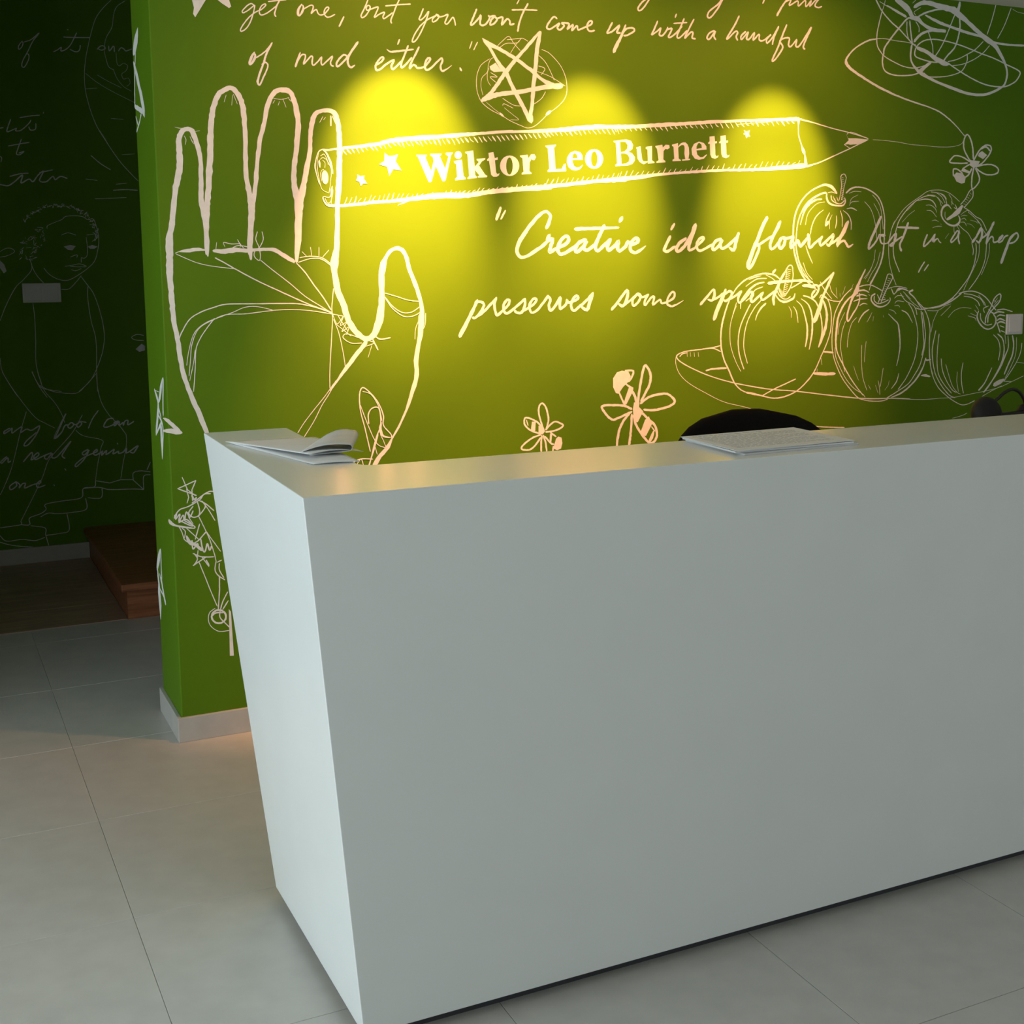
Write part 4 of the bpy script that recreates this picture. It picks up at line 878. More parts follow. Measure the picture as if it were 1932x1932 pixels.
'back/painted_apple_middle': """S31575,13334,31 31357,13172,44 31058,12873,46 30799,12408,47 30711,11912,41 30684,11441,41 30732,10938,40 30924,10428,45 31213,9938,44 31572,9525,43 31966,9164,47 32321,9045,40 32677,8988,40 33105,8973,41 33389,9030,42
S31840,13136,42 31432,12949,68 31134,12622,86 30941,12211,82 30886,11768,96 30865,11296,75 30944,10930,52 31160,10558,51 31486,10066,50 31811,9655,43 32209,9236,37
S30836,11130,41 30880,10765,40 31098,10336,38 31387,9901,37 31745,9545,36 32172,9295,35 32300,9160,37
S31287,12090,34 31144,11705,34 31092,11148,34 31192,10641,34 31309,10187,34
S31800,12217,32 31598,12026,34 31470,11695,35 31412,11361,35 31402,11109,35
S31242,12425,27 31016,11987,27 30959,11599,27
S32382,12511,43 32142,12376,63 31974,12184,47 31892,12032,27
S32526,12395,19 32393,12173,34 32293,12035,19
S32601,12252,17 32573,12056,17
S33059,12269,16 33098,12183,16
S33335,12489,23 33552,12427,29 33681,12311,25
S33306,12320,24 33563,12115,43 33767,11939,52 33836,11737,71 33898,11335,65 33911,10991,51 33853,10620,44 33774,10307,29
S33945,12447,41 34203,12327,55 34355,12151,46 34490,11947,27
S32077,11170,35 32074,10718,35 32104,10321,35 32189,9864,34 32379,9427,33
S32282,11304,28 32241,10966,28 32220,10515,28
S31718,10394,15 31832,10107,26 31980,9817,14
S33131,10249,36 33073,9879,36 33013,9538,36
S32898,9773,34 32980,9483,35 33007,9223,35
S32780,9607,20 32915,9285,20
S32443,9624,20 32555,9447,20
S33894,10014,29 33797,9701,57 33555,9425,35
S33435,9747,20 33405,9576,20
S33405,9576,16 33233,9384,16
S33567,9092,30 33961,9202,69 34317,9386,66 34673,9659,69 34919,9939,79 35091,10222,59 35207,10552,52
S33316,9063,41 33883,9321,41 34383,9586,44 34698,9949,46 34906,10259,47 35038,10631,48 35130,11063,48 35150,11467,48 35078,11874,47 34967,12337,47
S33881,9379,42 34230,9767,42 34504,10218,43 34671,10616,44 34760,11133,44 34759,11595,44 34651,12029,42 34451,12464,41 34261,12696,39
S34891,12396,50 34984,11934,51 35040,11471,51 35091,11122,52 35000,10662,52
S35112,12391,38 35274,12041,39 35365,11634,40 35364,11229,41 35367,10705,41 35442,10265,40 35588,9879,39
S34458,13205,80 34280,13123,70 34542,12919,44 34771,12657,45 34962,12452,45
S34420,13234,40 34459,13177,40
S33849,13102,38 34112,12813,37 34481,12635,36 34633,12460,41 34696,12258,42
S34103,13041,31 34440,12750,31 34776,12542,30
S34317,13094,31 34618,12832,31 34996,12538,31
S33990,13156,31 34363,12865,31
S33413,13278,40 33528,13079,48 33633,13134,39 33736,13245,109 33950,13270,57 34242,13180,40
S31833,13358,46 32108,13424,45 32421,13433,45 32740,13317,46 32955,13215,46
S32421,13433,42 32358,13239,42
S31872,13219,62 32114,13243,61 32360,13155,34
S31774,13026,63 32015,13077,56 32260,13017,28
S31642,12833,46 31951,12911,57 32281,12919,34
S31924,12660,36 32095,12741,51 32288,12709,28
S32328,13072,29 32399,13042,29
S32642,13094,73 32487,13013,61 32476,12845,60 32657,12673,76 32906,12597,56 33187,12662,43 33359,12828,41 33355,12941,36
S32610,13011,56 32616,12842,52 32796,12726,45 33077,12777,47 33286,12857,48
S32749,13064,45 32897,12865,40 33143,12888,40
S32795,12754,49 32958,13117,49 33152,13648,49 33216,13815,45 33358,13828,40 33450,13729,49 33402,13588,48 33133,13170,48 32935,12780,48
S32946,12977,22 33106,12945,23
S32978,13055,22 33135,13024,23
S33011,13133,22 33164,13102,23
S33043,13211,23 33193,13180,23
S33076,13289,23 33222,13259,23
S33109,13367,23 33251,13337,23
S33141,13446,23 33280,13416,23
S33174,13524,23 33310,13494,23
S33206,13602,23 33339,13572,23
S33239,13680,23 33368,13651,23
S33236,13281,41 33518,13347,40 33803,13357,40 34166,13281,40
S33570,12909,25 33709,13005,41 33924,13001,28 34034,12957,23
S33595,12710,26 33716,12807,40 34041,12772,28
S33580,12625,23 33759,12636,34 33851,12563,25
S34631,12517,40 34926,12453,40 35291,12502,41 35659,12552,42 36101,12658,43 36504,12883,45""".split("\n"),
'back/painted_apple_far_right': """S34716,12752,42 35054,12458,44 35274,12069,47 35373,11681,49 35354,11166,49 35425,10453,49 35574,9862,47 35887,9358,44 36321,9008,41 36669,8791,40 37102,8602,39 37444,8616,42 37783,8730,43
S35665,11608,50 35560,11159,50 35515,10773,50 35599,10251,48 35741,9855,46 36051,9415,44 36446,9034,42 36748,8903,40
S35836,11473,46 35778,10893,46 35780,10374,45 35863,9914,43 36131,9510,40 36570,9094,39
S35983,10495,45 36066,10036,44 36295,9600,42 36606,9223,39 36823,9113,37
S36223,10257,40 36412,9791,40 36599,9388,38 36866,9111,35 37039,9036,33
S36827,9937,38 36824,9542,38 36928,9141,37
S37108,10286,47 37043,9861,47 37084,9430,46 37187,9061,45
S37979,9137,73 38269,9406,58 38470,9730,51 38629,10023,34
S38244,9040,66 38699,9519,58 39068,10004,77 39308,10463,70 39465,10826,53 39417,11295,44
S38647,11353,40 38921,11111,44 39029,10741,48 38964,10310,49
S38863,11379,50 39138,11171,56 39247,10766,62 39183,10334,62 38984,9941,60 38616,9422,59 38328,9102,58
S39261,11333,39 39325,10964,39
S39661,11287,69 39746,10950,71 39704,10515,71 39504,10120,70 39304,9725,70
S39887,11213,40 39880,10542,40 39643,10013,39 39357,9555,39
S40191,10968,45 40145,10599,45 39944,10203,43 39611,9779,42 39318,9456,42
S38797,9313,220 39099,9433,185 39315,9523,74
S39275,9441,40 39721,9403,40
S36767,13035,54 37016,13095,53 37438,13121,52 37870,13016,53 38224,12813,57 38497,12545,59 38725,12342,59
S37019,13030,39 37446,12974,39 37880,12820,42 38108,12553,45
S37024,12933,39 37451,12860,40 37758,12691,43 37852,12526,48
S37788,12952,37 38103,12652,38 38198,12486,40
S39168,12233,46 38860,12273,66 38602,12213,59 38333,12384,42
S38769,12341,53 39161,12366,53 39607,12256,53
S38783,12077,35 38954,12139,60 39219,12099,46
S38792,11911,36 38962,11990,66 39230,11900,47
S38841,11811,43 39012,11872,73 39236,11800,54
S38795,11845,65 38893,11643,65 38991,11441,66
S38977,11707,47 39200,11635,47
S39032,11507,47 39255,11433,47
S37819,12330,43 37745,12103,68 37887,11837,68 38155,11632,54 38417,11591,54 38671,11716,66 38744,11979,69 38603,12180,47
S37910,12230,59 37966,11966,54 38235,11761,46 38537,11786,47
S38123,12258,50 38072,12423,49 38326,12516,42
S38188,11829,61 38218,12091,60 38458,12480,59 38614,12806,57 38866,12982,48 38957,12898,61 38882,12669,58 38591,12411,56 38345,12154,59 38317,11858,61
S38574,12741,28 38753,12639,28
S38623,12641,33 38786,12836,33
S38586,12510,31 38835,12736,32
S37273,12147,22 37619,12057,40 37710,11940,25
S37396,12242,27 37700,12137,27
S37603,12368,29 37759,12234,29
S37636,12563,25 37817,12363,25
S36265,12108,30 36546,12360,29 36961,12480,26 37429,12437,26
S35888,12182,30 36128,12369,30 36370,12558,30
S35754,12410,32 35524,11998,33 35420,11551,33""".split("\n"),
'back/painted_platter': """S25807,11154,47 25476,11284,47 24932,11257,47 24393,11216,47 24074,11126,49 24011,11012,52 24183,10843,47 24668,10588,47 25378,10298,47 26322,10015,48 27513,9764,48 28206,9657,48 29143,9550,49 30462,9352,50 31816,9160,50 32694,9082,51 33585,9049,51 34492,8974,52
S25804,11367,38 25476,11308,57 25040,11267,47
S23994,11083,32 23970,10805,31 24133,10425,30 24511,10080,29 25111,9743,29 25942,9342,29 26729,9130,29 27413,8945,29 28020,8827,29
S24128,11031,46 24234,11129,44 24447,11168,43
S25212,10494,58 25485,10544,67 26064,10552,76
S30297,10986,69 30751,10930,79
S29869,10190,79 30320,10145,119 30865,10130,100
S24420,11183,22 24438,11019,22
S24555,11178,22 24572,11014,22
S24716,11172,22 24734,11007,22
S24879,11166,22 24897,11001,22
S29981,8183,45 30618,8112,45 31355,8054,45
S30181,10843,24 30251,10494,24
S30044,10355,24 30031,10182,24
S32302,9110,28 33092,9058,29 33852,9042,29 34543,8957,29 35283,8916,29 35948,8923,30 36705,8922,30 37554,9009,31 38415,9098,31 39110,9214,32 39721,9403,33 40359,9610,33
S38165,8877,33 38678,9084,33 39196,9260,33
S34997,9873,45 35244,9861,97 35452,9809,52
S35196,10511,35 35260,10460,64 35465,10484,46
S36659,8081,28 37166,8166,28 37419,8251,29
S39945,10186,23 40351,10135,24""".split("\n"),
'back/painted_scribble': """S32302,23885,56 32611,23482,55 33032,23141,53 33454,22884,53 33842,22593,53 34155,22381,52 34663,22151,50 35290,21985,50 35808,21809,51 36414,21547,51 37027,21312,51 37644,21134,50 38221,21074,49 38758,21103,50 39247,21314,55 39483,21604,65 39390,21753,54 38796,21932,51 38124,22134,50 37464,22273,50 36974,22391,50 36328,22528,49 35693,22618,48 35067,22648,47 34608,22558,48 34309,22362,53 34203,22150,60 34229,21976,55 34481,21890,48 34948,21816,48 35298,21808,47
S33226,23961,188 33607,23791,227 33879,23582,208 34039,23377,170 34308,23325,190 34583,23141,127 35052,23000,150 35636,22998,118
S34042,23304,58 33814,23316,61 33450,22971,65 33054,22538,66 32769,22172,70 32740,21939,74
S34193,23345,67 34567,23548,66 35022,23701,65 35407,23775,64 35797,23791,65
S34101,23744,120 34436,23916,175 34857,23950,176 35325,23871,198 35795,23820,242 36114,23728,290 36602,23469,187 37096,23178,189 37637,22857,208 38097,22647,197 38446,22276,151 38713,21927,112 38816,21566,100 38711,21192,83 38432,20994,85 37947,20800,106 37461,20715,109 36894,20731,110 36167,20874,111 35449,21045,111 34817,21247,125 34424,21401,150
S34424,21401,151 34107,21676,79 34000,21962,76 34041,22373,83
S32611,23482,54 32480,23014,54 32402,22607,55 32433,22236,55 32627,21990,51 32817,21857,47 33197,21707,46 33693,21563,45 34189,21534,44 34684,21652,45 34948,21816,47
S32703,21937,63 32697,21590,63 32836,21337,56 33215,21228,50 33706,21227,50 34198,21300,50 34538,21437,53 34950,21757,55
S33781,23198,49 33796,22822,49 33881,22566,49
S33912,23236,61 33987,22777,61 34079,22376,61
S34197,23229,43 34358,23037,45 34365,22863,46
S34150,22497,99 34371,22717,101 34671,22885,89 35131,22976,88 35638,22969,101
S34784,22951,49 34910,22696,49 35040,22382,50 35073,22060,50
S36259,24005,55 35971,23421,55 35792,23024,55 35576,22595,54 35357,22255,53 35135,21975,52
S36298,23594,71 36339,23153,71 36241,22700,69 36097,22393,64 35794,22106,61 35570,21854,62
S37522,22728,47 37134,22402,46 36743,22197,44 36274,21987,43 35805,21869,42
S36743,22197,56 36754,21957,54 36532,21584,48 36142,21412,43 35673,21310,42 34972,21255,42 34656,21385,44
S37854,22600,42 37543,22308,40 37112,22040,38 36561,21826,36 36048,21735,36
S38100,24153,51 37926,23569,51 37711,23012,50
S38884,24096,43 38589,23438,42 38248,22899,41
S32826,23699,49 33279,23534,92 33737,23368,87
S34645,23496,62 35233,23307,123 35825,23174,104 36623,23025,110 37432,22903,93 38092,22737,80 38878,22700,79 39672,22722,80
S34312,22274,152 34778,22158,157 35254,21923,179 35612,21797,184 35888,21785,90
S34424,21401,193 34724,21625,128 34988,21789,114
S32040,22424,37 32351,22474,37 32794,22505,38 33319,22469,38 33848,22448,38 34231,22386,39
S32745,23893,39 32679,23659,39 32611,23482,39
S32489,23815,37 32902,23648,37
S36294,24096,116 36232,23737,114 36157,23642,104
S34019,23882,32 34166,24010,32
S34405,23754,28 34107,23570,31 34188,23461,33
S38969,24057,23 39224,23971,22 39581,23938,22
S32360,22459,37 31988,22379,59 31440,22087,54 31082,21737,76 31042,21517,126 31279,21314,105 31750,21085,94 32273,20857,86 32994,20600,85 33674,20410,62 34362,20256,62 34959,20133,47 35464,19985,57 35979,19721,51 36399,19430,44 36746,19134,36
S32342,18821,22 32771,18818,22 33445,18785,23 34130,18714,23 34921,18684,23 35522,18666,23 36128,18694,23 36582,18798,25 36751,19018,29 36770,19173,31""".split("\n"),
'back/painted_bee_high': """S37129,18133,66 36799,18553,69 36733,18862,72 36799,19097,67 36924,19179,57 37087,18991,69 37208,18644,72 37253,18254,72
S37077,18151,58 36708,18316,56 36347,18364,54 36173,18262,63 36078,18104,59 36513,18077,54 36976,18098,55
S37397,17964,56 37811,18054,55 38232,18065,56 38530,17935,65 38539,17776,67 38304,17691,56 37935,17682,56 37615,17793,58 37399,17925,60
S37294,17942,72 37212,17508,73 37257,17116,60 37534,17318,66 37602,17517,73 37514,17712,69 37374,17905,67
S37281,18216,68 37523,18576,65 37825,18801,57 38089,18791,60 38149,18635,73 38004,18394,66 37703,18110,62 37499,18026,58
P37527,18498 37680,18581 37949,18432 37748,18269 37481,18379
S37624,18657,65 37881,18744,63 38099,18594,71
P37203,18214 37595,18186 37499,18026 37235,18097
S37081,18054,59 36829,17930,60 36730,17849,62
S37193,17900,68 37049,17661,65 36848,17539,60
P36727,17907 37095,17780 37047,17700 36655,17788
P36280,17604 36427,17724 36737,17693 36899,17540 36857,17343 36704,17301 36444,17374
S36280,17584,71 36269,17837,66 36473,17842,56 36737,17693,59
P37099,18230 37389,18141 37499,18026 37296,17903 37083,18015""".split("\n"),
'back/painted_bee_large': """S22465,9465,96 22507,9809,96 22613,10380,96 22733,10777,92 22894,10636,90 22969,10402,96 22918,10096,96 22746,9797,95 22595,9535,95
S22573,9459,91 22833,9638,89 23182,9735,87 23577,9753,85 23799,9644,88 23943,9461,98 23801,9332,91 23448,9235,87 23053,9200,85 22704,9240,85
S22229,9287,84 21928,9419,84 21503,9462,84 21081,9448,90 21207,9193,87 21460,8968,83 21715,9010,87 22229,9190,88
S22143,9138,93 21929,8920,94 21758,8624,95 21673,8245,95 21652,8015,94
S22229,9094,95 22209,8672,95 22166,8288,96 22124,8020,96
S22315,9089,94 22359,8816,92 22533,8496,89 22796,8168,88 22971,8039,85 23146,8104,96 23233,8333,97 23144,8651,91 22924,8859,87 22618,9148,87
S23012,8620,57 23145,8456,57
P22577,8454 22749,8870 22901,8996 22967,8856 23055,8753 22795,8304 22686,8323
S22927,8081,88 23014,8231,150 23101,8459,71
P22272,9284 22422,9429 22683,9183 22467,8810 22316,8838
S22422,9429,93 22357,9702,92 22227,9939,90
P22141,10115 22291,10031 22227,9824 22014,9452 21928,9534 21971,9684
S21736,9888,74 21885,9574,73 21971,9455,72
S21991,10180,70 22270,9975,70
P21502,10090 21502,10394 21650,10595 21841,10644 22097,10594 22183,10438 22098,10251 21885,10071 21715,9851 21608,9875
S21969,10638,69 22204,10635,68 22290,10586,77 22226,10398,77 22098,10251,76
P22314,9512 22530,9500 22509,9309 22272,9265""".split("\n"),
'back/painted_bee_small': """S18898,8735,63 18780,9077,63 18710,9379,64 18736,9600,64 18845,9675,59 18964,9550,62 19043,9285,64 19061,9060,65 18978,8767,65
S18958,8768,64 19141,8943,63 19304,9026,60 19466,8979,59 19608,8876,66 19424,8756,62 19140,8700,61 18958,8701,60
S18776,8612,61 18495,8538,62 18214,8372,63 18074,8233,64 18133,8154,59 18372,8137,61 18573,8272,64 18775,8519,64
S18816,8591,65 18794,8331,65 18792,8032,64
S18876,8587,63 18955,8320,64 18993,8036,64
S18858,8812,61 18659,9048,59 18381,9195,59 18223,9223,61 18182,9115,63 18220,8964,60 18417,8785,59 18696,8673,59
P18460,9079 18599,9070 18577,8756 18417,8785
P18698,8934 18798,8890 18938,8732 18857,8625 18696,8636
S18262,9147,47 18319,8958,47
S18937,8545,61 19137,8307,60 19258,8261,59
S19139,8663,60 19341,8518,60
P19119,8627 19200,8621 19157,8268 19097,8347
P19279,8259 19341,8443 19423,8512 19545,8467 19576,8276 19522,8092 19379,8045 19237,8112
S19238,8187,65 19216,8020,65""".split("\n"),
'back/painted_figure': """L7198,8119,40 7337,7727,41 7564,7524,41
L7584,7988,43 7059,7784,40 7581,7539,42
L7584,7988,42 7462,7716,41 7464,7383,41
L7307,7763,40 7359,7493,41 7305,7331,41
S7455,7551,56 7512,7412,58 7578,7473,60
S8091,7611,43 7964,7622,44 7803,7553,44 7640,7434,43 7446,7319,43
S7993,7553,43 7803,7553,44 7670,7398,43 7347,7228,44 7094,7152,43 6962,6998,42 6927,6902,41
S7668,7365,42 7854,7248,42 8068,7026,42
S7731,7359,41 7910,7075,41 8088,6722,41
S7604,7337,41 7656,7065,41 7618,6918,43 7459,6884,42 7339,7029,41 7473,7216,43
S7792,7287,41 7818,7151,42 7618,6902,43
S6930,6968,46 6995,7028,43 6957,6866,46 7088,7019,44 7047,6791,45 7180,6977,47 7204,6808,46 7278,7068,47 7365,6893,47 7467,7083,45
S7046,6757,47 7268,6835,46 7448,6617,44 7262,6703,45 7079,6821,45
S7333,6896,41 7451,6684,41
S6771,6884,31 6813,6780,94 6949,6684,58 7196,6609,53 7445,6551,46
S7204,6808,42 7479,6614,41 7445,6551,43 7104,6652,43
S7041,6658,40 7126,6449,40 7180,6243,40 7301,6130,41
S7132,6582,41 7221,6473,40 7182,6276,41
S7618,6902,41 7762,6552,41 7905,6167,41 8017,5749,41 8070,5472,41
S7820,6412,41 7969,6160,41 8210,5762,41
S7820,6412,44 7587,6167,44 7425,6083,44
S7639,6665,42 7494,6210,42
S7257,6570,41 7589,6200,41
S7247,6337,50 7332,6127,107 7487,6043,96 7670,5855,95
S7398,6187,50 7418,5916,51 7551,6070,54 7576,5899,50
S7652,6194,50 7701,5851,50 7763,5811,53 7836,6039,54 7892,5831,52 7961,5958,53
S7413,5782,42 7661,5653,43 8011,5614,44
S7397,5413,44 7788,5639,44
S7444,5778,41 7532,5600,41 7413,5411,43
S7661,5653,41 7855,5327,41
S7784,5538,56 7857,5360,57
S7559,5867,41 7533,5634,41
S7575,5494,41 7703,5107,41 7873,4576,41 8047,4076,41
S8147,4986,42 8130,4544,42 8075,3969,42
S8370,4480,44 8213,4191,44 8139,3960,43
S8376,4205,45 8204,3952,45
S8070,5472,42 8027,5205,41 8116,5024,41 8304,4865,42
S8232,5488,45 8101,5435,45
S8163,5393,42 8155,5190,41 8275,4937,41
S8292,3717,60 8267,3629,62 8203,3565,63 8115,3538,62 8020,3554,60 7938,3609,57 7886,3692,57 7874,3785,58 7905,3871,61 7972,3930,63 8062,3952,62 8156,3930,59 8235,3871,57 8283,3785,57 8289,3691,58
S7874,3790,56 8006,3875,56 8199,3849,55
S8139,3960,42 8113,3723,41 8283,3494,41 8408,3338,41
S7980,4016,38 7814,3900,37 7772,3666,35 7860,3448,35 8080,3280,37 8372,3274,38
P8382,3946 8444,3852 8479,2460 8358,2471""".split("\n"),
'back/painted_corner_star': """S6753,9912,38 6872,9823,107 7048,9633,113 7195,9460,126
S6736,9539,78 6950,9515,143 7220,9452,143""".split("\n"),
'end/painted_star_high': """S44420,21223,111 44696,20984,460 45148,20796,439 45485,20640,279
S45528,20355,149 45092,19977,310 44616,19505,309 44161,18995,421 44010,18748,414
S45694,19081,122 44945,18943,161 44003,18771,158
S45054,20595,126 45400,20005,134 45663,19078,139
S44531,18783,102 44906,18567,91 45537,18312,84
S45558,18754,106 45236,18514,106""".split("\n"),
'end/painted_star_middle': """S42941,11037,68 43310,10722,243 43581,10429,256 43868,10232,118
S42850,11029,160 43096,10252,164 43149,9917,170
S44534,10529,135 44184,10364,185 43947,10156,244 44145,9798,249 44620,9162,241
S44516,9175,70 43836,9500,126 43410,9653,74
S44498,10516,33 43743,10545,33
S44135,9832,81 43410,9653,111 43278,9438,183
S43608,9629,237 43631,9192,398 43625,8857,276 43680,8514,97
S43278,9438,140 43410,9088,136 43670,8549,134
S44048,10145,112 43561,9801,111""".split("\n"),
'end/painted_star_low': """S44855,5476,67 45259,5109,264 45692,4658,228
S44802,5452,165 44860,4947,168 44854,4524,171
S45703,4620,79 45183,5018,116 45013,5267,122
S45593,4644,270 45490,4273,265 45335,4094,240
S44982,4495,238 44711,4168,229 44363,3846,219
S45335,4094,79 44560,3992,93 44301,3861,130
S45543,4081,360 45430,3749,540 45426,3390,348 45450,3077,129
S45199,4589,150 44959,4359,149""".split("\n"),
'far/painted_lettering_high': """S5814,23501,48 5653,23279,48 5662,23138,54 5784,23252,48 5843,23433,50 5780,23481,55
S5878,23470,50 6184,23597,49 6517,23903,55 6247,23531,48 6023,23091,48 5802,22688,48 5738,22437,51 5835,22389,49 6018,22702,48 6047,22916,51 5967,22982,55
S7062,23124,50 7236,23224,50 7395,23342,55 7369,23180,56 7577,23265,50 7794,23494,49 8059,24014,49
S7748,23276,56 7982,23184,54 8141,23266,50 8186,23485,51
S7503,23796,54 7878,23804,54 8600,23844,54
S7673,24129,51 7724,24125,51
S8886,23351,50 9033,23505,51 9172,23515,56 9237,23410,50 9059,23326,54 8923,23390,56
S9382,23529,53 9407,23313,54 9593,23543,55 9616,23290,53
S9794,23338,51 9907,23491,53 10045,23428,57 10112,23359,54 10365,23467,53
S5160,20099,48 5045,19809,48 4981,19557,54 5200,19637,51 5370,19715,55 5331,19606,55 5566,19651,51 5883,19951,49 5974,20098,49
S5875,19807,53 5934,19666,55 6137,19710,49 6168,19962,50
S5529,20186,53 5934,20275,53 6339,20329,53
S6515,20481,33 6495,20408,33
S4995,18933,53 5432,19037,53 5854,19124,53
S5544,19256,49 5388,18856,49 5308,18602,51 5439,18570,52 5614,18720,52 5410,18641,52
S4639,18474,54 4701,18405,50 4658,18225,49
S4676,19688,52 4843,19730,52
S4986,17609,56 5392,17733,57 5742,17771,57
S6202,17811,57 6752,17941,57
S4569,17254,58 4883,17203,57 5159,17382,54 5496,17678,59 5423,17330,59 5755,17511,57 5910,17398,56 6142,17694,54 6368,17873,55 6183,17462,55 6451,17410,57 6736,17649,57 6837,17506,58 7064,17657,58 7334,17575,60""".split("\n"),
'far/painted_globe': """S9586,25566,33 9220,25177,33 8922,24758,33 8723,24241,34 8512,23470,34 8379,22885,34 8294,22230,34 8295,21579,35 8387,21002,36 8532,20425,36 8747,19849,37 9069,19272,37 9395,18729,37 9693,18292,38 10099,17817,38 10373,17524,38
S10182,25579,30 9818,25297,30 9660,24923,31 9563,24374,30 9295,23885,30 9183,23371,31 9249,22940,32 9338,22618,34 9542,22485,34
S8348,22269,26 8713,21964,26 9186,21662,26 9631,21429,27 10116,21196,27 10394,21062,27
S9542,22485,26 9665,22127,26 9930,21775,27 10276,21573,27
S9684,23258,25 9698,22822,25 9797,22682,26 9979,22803,26 10152,22704,26 10070,22479,24 9886,22322,24 9946,22106,27 10161,22155,27 10222,21938,24 10072,21783,24
S8747,19849,26 8974,19490,26 9230,18983,26
S9331,20314,26 9860,20299,26
S9713,18702,26 10287,18756,26
S8313,21579,25 8801,21642,25
S8830,22225,26 9237,21993,26 9856,21698,27
S8386,18631,42 8760,18288,42 9197,18004,42
S9265,17083,48 9780,17122,48 10324,17102,48
S9392,17353,41 9851,17423,41
S8109,17563,36 8609,17515,36
S8456,16682,36 9191,16723,36 9820,16763,36""".split("\n"),
'far/painted_portrait': """S6384,15329,36 6438,15476,37 6999,15726,38 7190,15875,39 7653,15904,40 7929,15857,40 8109,15735,40 8344,15762,40 8466,15390,38 8535,14891,38 8461,14342,37 8295,13842,37 7949,13494,38 7609,13247,38 7274,13051,39 6993,12980,40 6630,13083,40 6321,13310,39 6152,13558,38
S8330,14770,33 8362,14839,34 8242,14749,33
S8350,14832,35 8389,14790,33 8420,14928,33
S8367,14895,33 8359,14821,34 8498,14935,33
S8380,14958,35 8477,14926,34 8503,15018,33
S8389,15021,34 8441,14947,33 8387,15109,34
S8395,15085,35 8312,15160,35 8284,15161,35
S8396,15149,32 8433,15236,35 8467,15097,33
S8394,15212,35 8480,15146,34 8450,15120,33
S8388,15275,35 8515,15249,33 8524,15363,33
S8378,15338,35 8271,15433,35 8297,15365,34
S8365,15400,32 8351,15361,33 8438,15492,33
S8347,15461,34 8320,15452,34 8316,15545,33
S8326,15522,33 8355,15549,35 8378,15523,35
S8301,15581,35 8427,15484,34 8179,15523,35
S8273,15639,33 8337,15684,35 8166,15643,34
S8241,15695,33 8198,15643,34 8360,15722,34
S8206,15750,35 8147,15750,35 8258,15688,35
S8167,15804,32 8191,15848,32 8118,15727,32
S8126,15855,32 8136,15953,34 8106,15912,32
S8081,15905,32 8132,15998,34 8021,15992,35
S8033,15952,32 8021,15847,32 8046,15977,32
S7982,15998,33 8108,16088,32 7938,15930,33
S7928,16041,34 7787,15982,33 7895,16146,32
S7872,16082,35 7803,16090,34 7839,16078,35
S7813,16120,35 7692,16180,34 7946,16134,35
S7752,16156,33 7749,16246,32 7686,16056,32
S7689,16189,35 7741,16188,35 7566,16211,35
S7624,16219,34 7702,16235,33 7646,16132,32
S7557,16247,35 7596,16218,35 7434,16349,35
S7488,16272,34 7564,16292,35 7588,16203,33
S7418,16294,34 7534,16322,35 7553,16240,33
S7346,16313,33 7459,16390,34 7425,16331,32
S7274,16329,35 7399,16223,35 7196,16345,35
S7200,16342,35 7137,16347,33 7139,16305,32
S7125,16351,35 7026,16422,32 7119,16443,34
S7050,16358,32 7013,16272,33 7160,16425,32
S6975,16362,33 6839,16289,35 7100,16342,34
S6899,16363,35 6802,16418,34 7009,16270,35
S6823,16360,35 6698,16426,33 6806,16410,35
S6747,16355,33 6818,16383,32 6826,16431,32
S6671,16346,32 6671,16244,32 6731,16435,31
S6596,16335,33 6488,16302,34 6563,16362,32
S6521,16320,31 6514,16302,33 6652,16378,33
S6448,16303,31 6469,16354,32 6457,16253,32
S6375,16282,34 6276,16285,31 6437,16389,32
S6303,16259,34 6378,16277,32 6303,16235,33
S6233,16233,32 6318,16329,32 6239,16332,34
S6164,16204,34 6135,16237,35 6037,16246,34
S6097,16173,31 6082,16139,33 6214,16202,33
S6032,16139,32 6038,16093,34 6145,16044,35
S5969,16102,33 6103,16146,32 5874,16009,32
S5908,16063,34 5794,16073,34 5971,16058,34
S5849,16022,31 5814,15931,34 5794,16010,32
S5792,15979,32 5885,16057,34 5752,15979,32
S5738,15933,31 5759,15996,32 5731,16027,34
S5687,15886,34 5577,15918,32 5585,15785,32
S5638,15836,34 5577,15884,34 5711,15785,34
S5592,15785,32 5524,15714,32 5627,15809,32
S5549,15732,31 5587,15787,31 5481,15651,31
S5509,15678,31 5488,15593,34 5427,15755,32
S5296,14250,27 5321,14369,28 5167,14155,27
S5745,14100,29 5599,14079,28 5638,14035,29
S5899,14686,27 5805,14576,29 5800,14814,27
S6006,15271,29 5870,15280,28 6041,15156,29
S6046,15298,28 6087,15214,28 5939,15223,29
S5536,14745,28 5376,14682,27 5534,14627,30
S5760,14906,29 5673,14964,28 5885,14993,29
S5357,14684,29 5226,14702,28 5387,14640,30
S5460,14924,27 5455,14879,27 5444,14903,28
S6241,15213,29 6167,15215,27 6244,15096,29
S5821,14336,27 5792,14266,28 5916,14396,27
S5383,14789,27 5333,14694,28 5318,14751,28
S5908,14298,28 5783,14232,28 5870,14415,27
S5906,14424,27 5938,14535,29 6036,14458,29
S5918,14560,30 5843,14583,28 5878,14679,27
S5310,14275,27 5277,14185,29 5196,14334,28
S5415,14020,29 5501,13923,27 5423,14136,28
S5704,14827,29 5554,14811,28 5654,14942,27
S5759,14030,29 5901,14038,28 5647,13952,29
S5373,14477,27 5236,14358,27 5386,14495,27
S5535,14462,29 5685,14479,29 5456,14457,29
S6233,14946,28 6270,14844,27 6180,14855,30
S5826,14925,28 5680,14817,28 5818,14941,28
S6220,14729,27 6223,14782,28 6291,14801,29
S5727,14227,27 5765,14317,28 5644,14170,27
S6053,15260,28 6215,15351,29 5969,15380,30
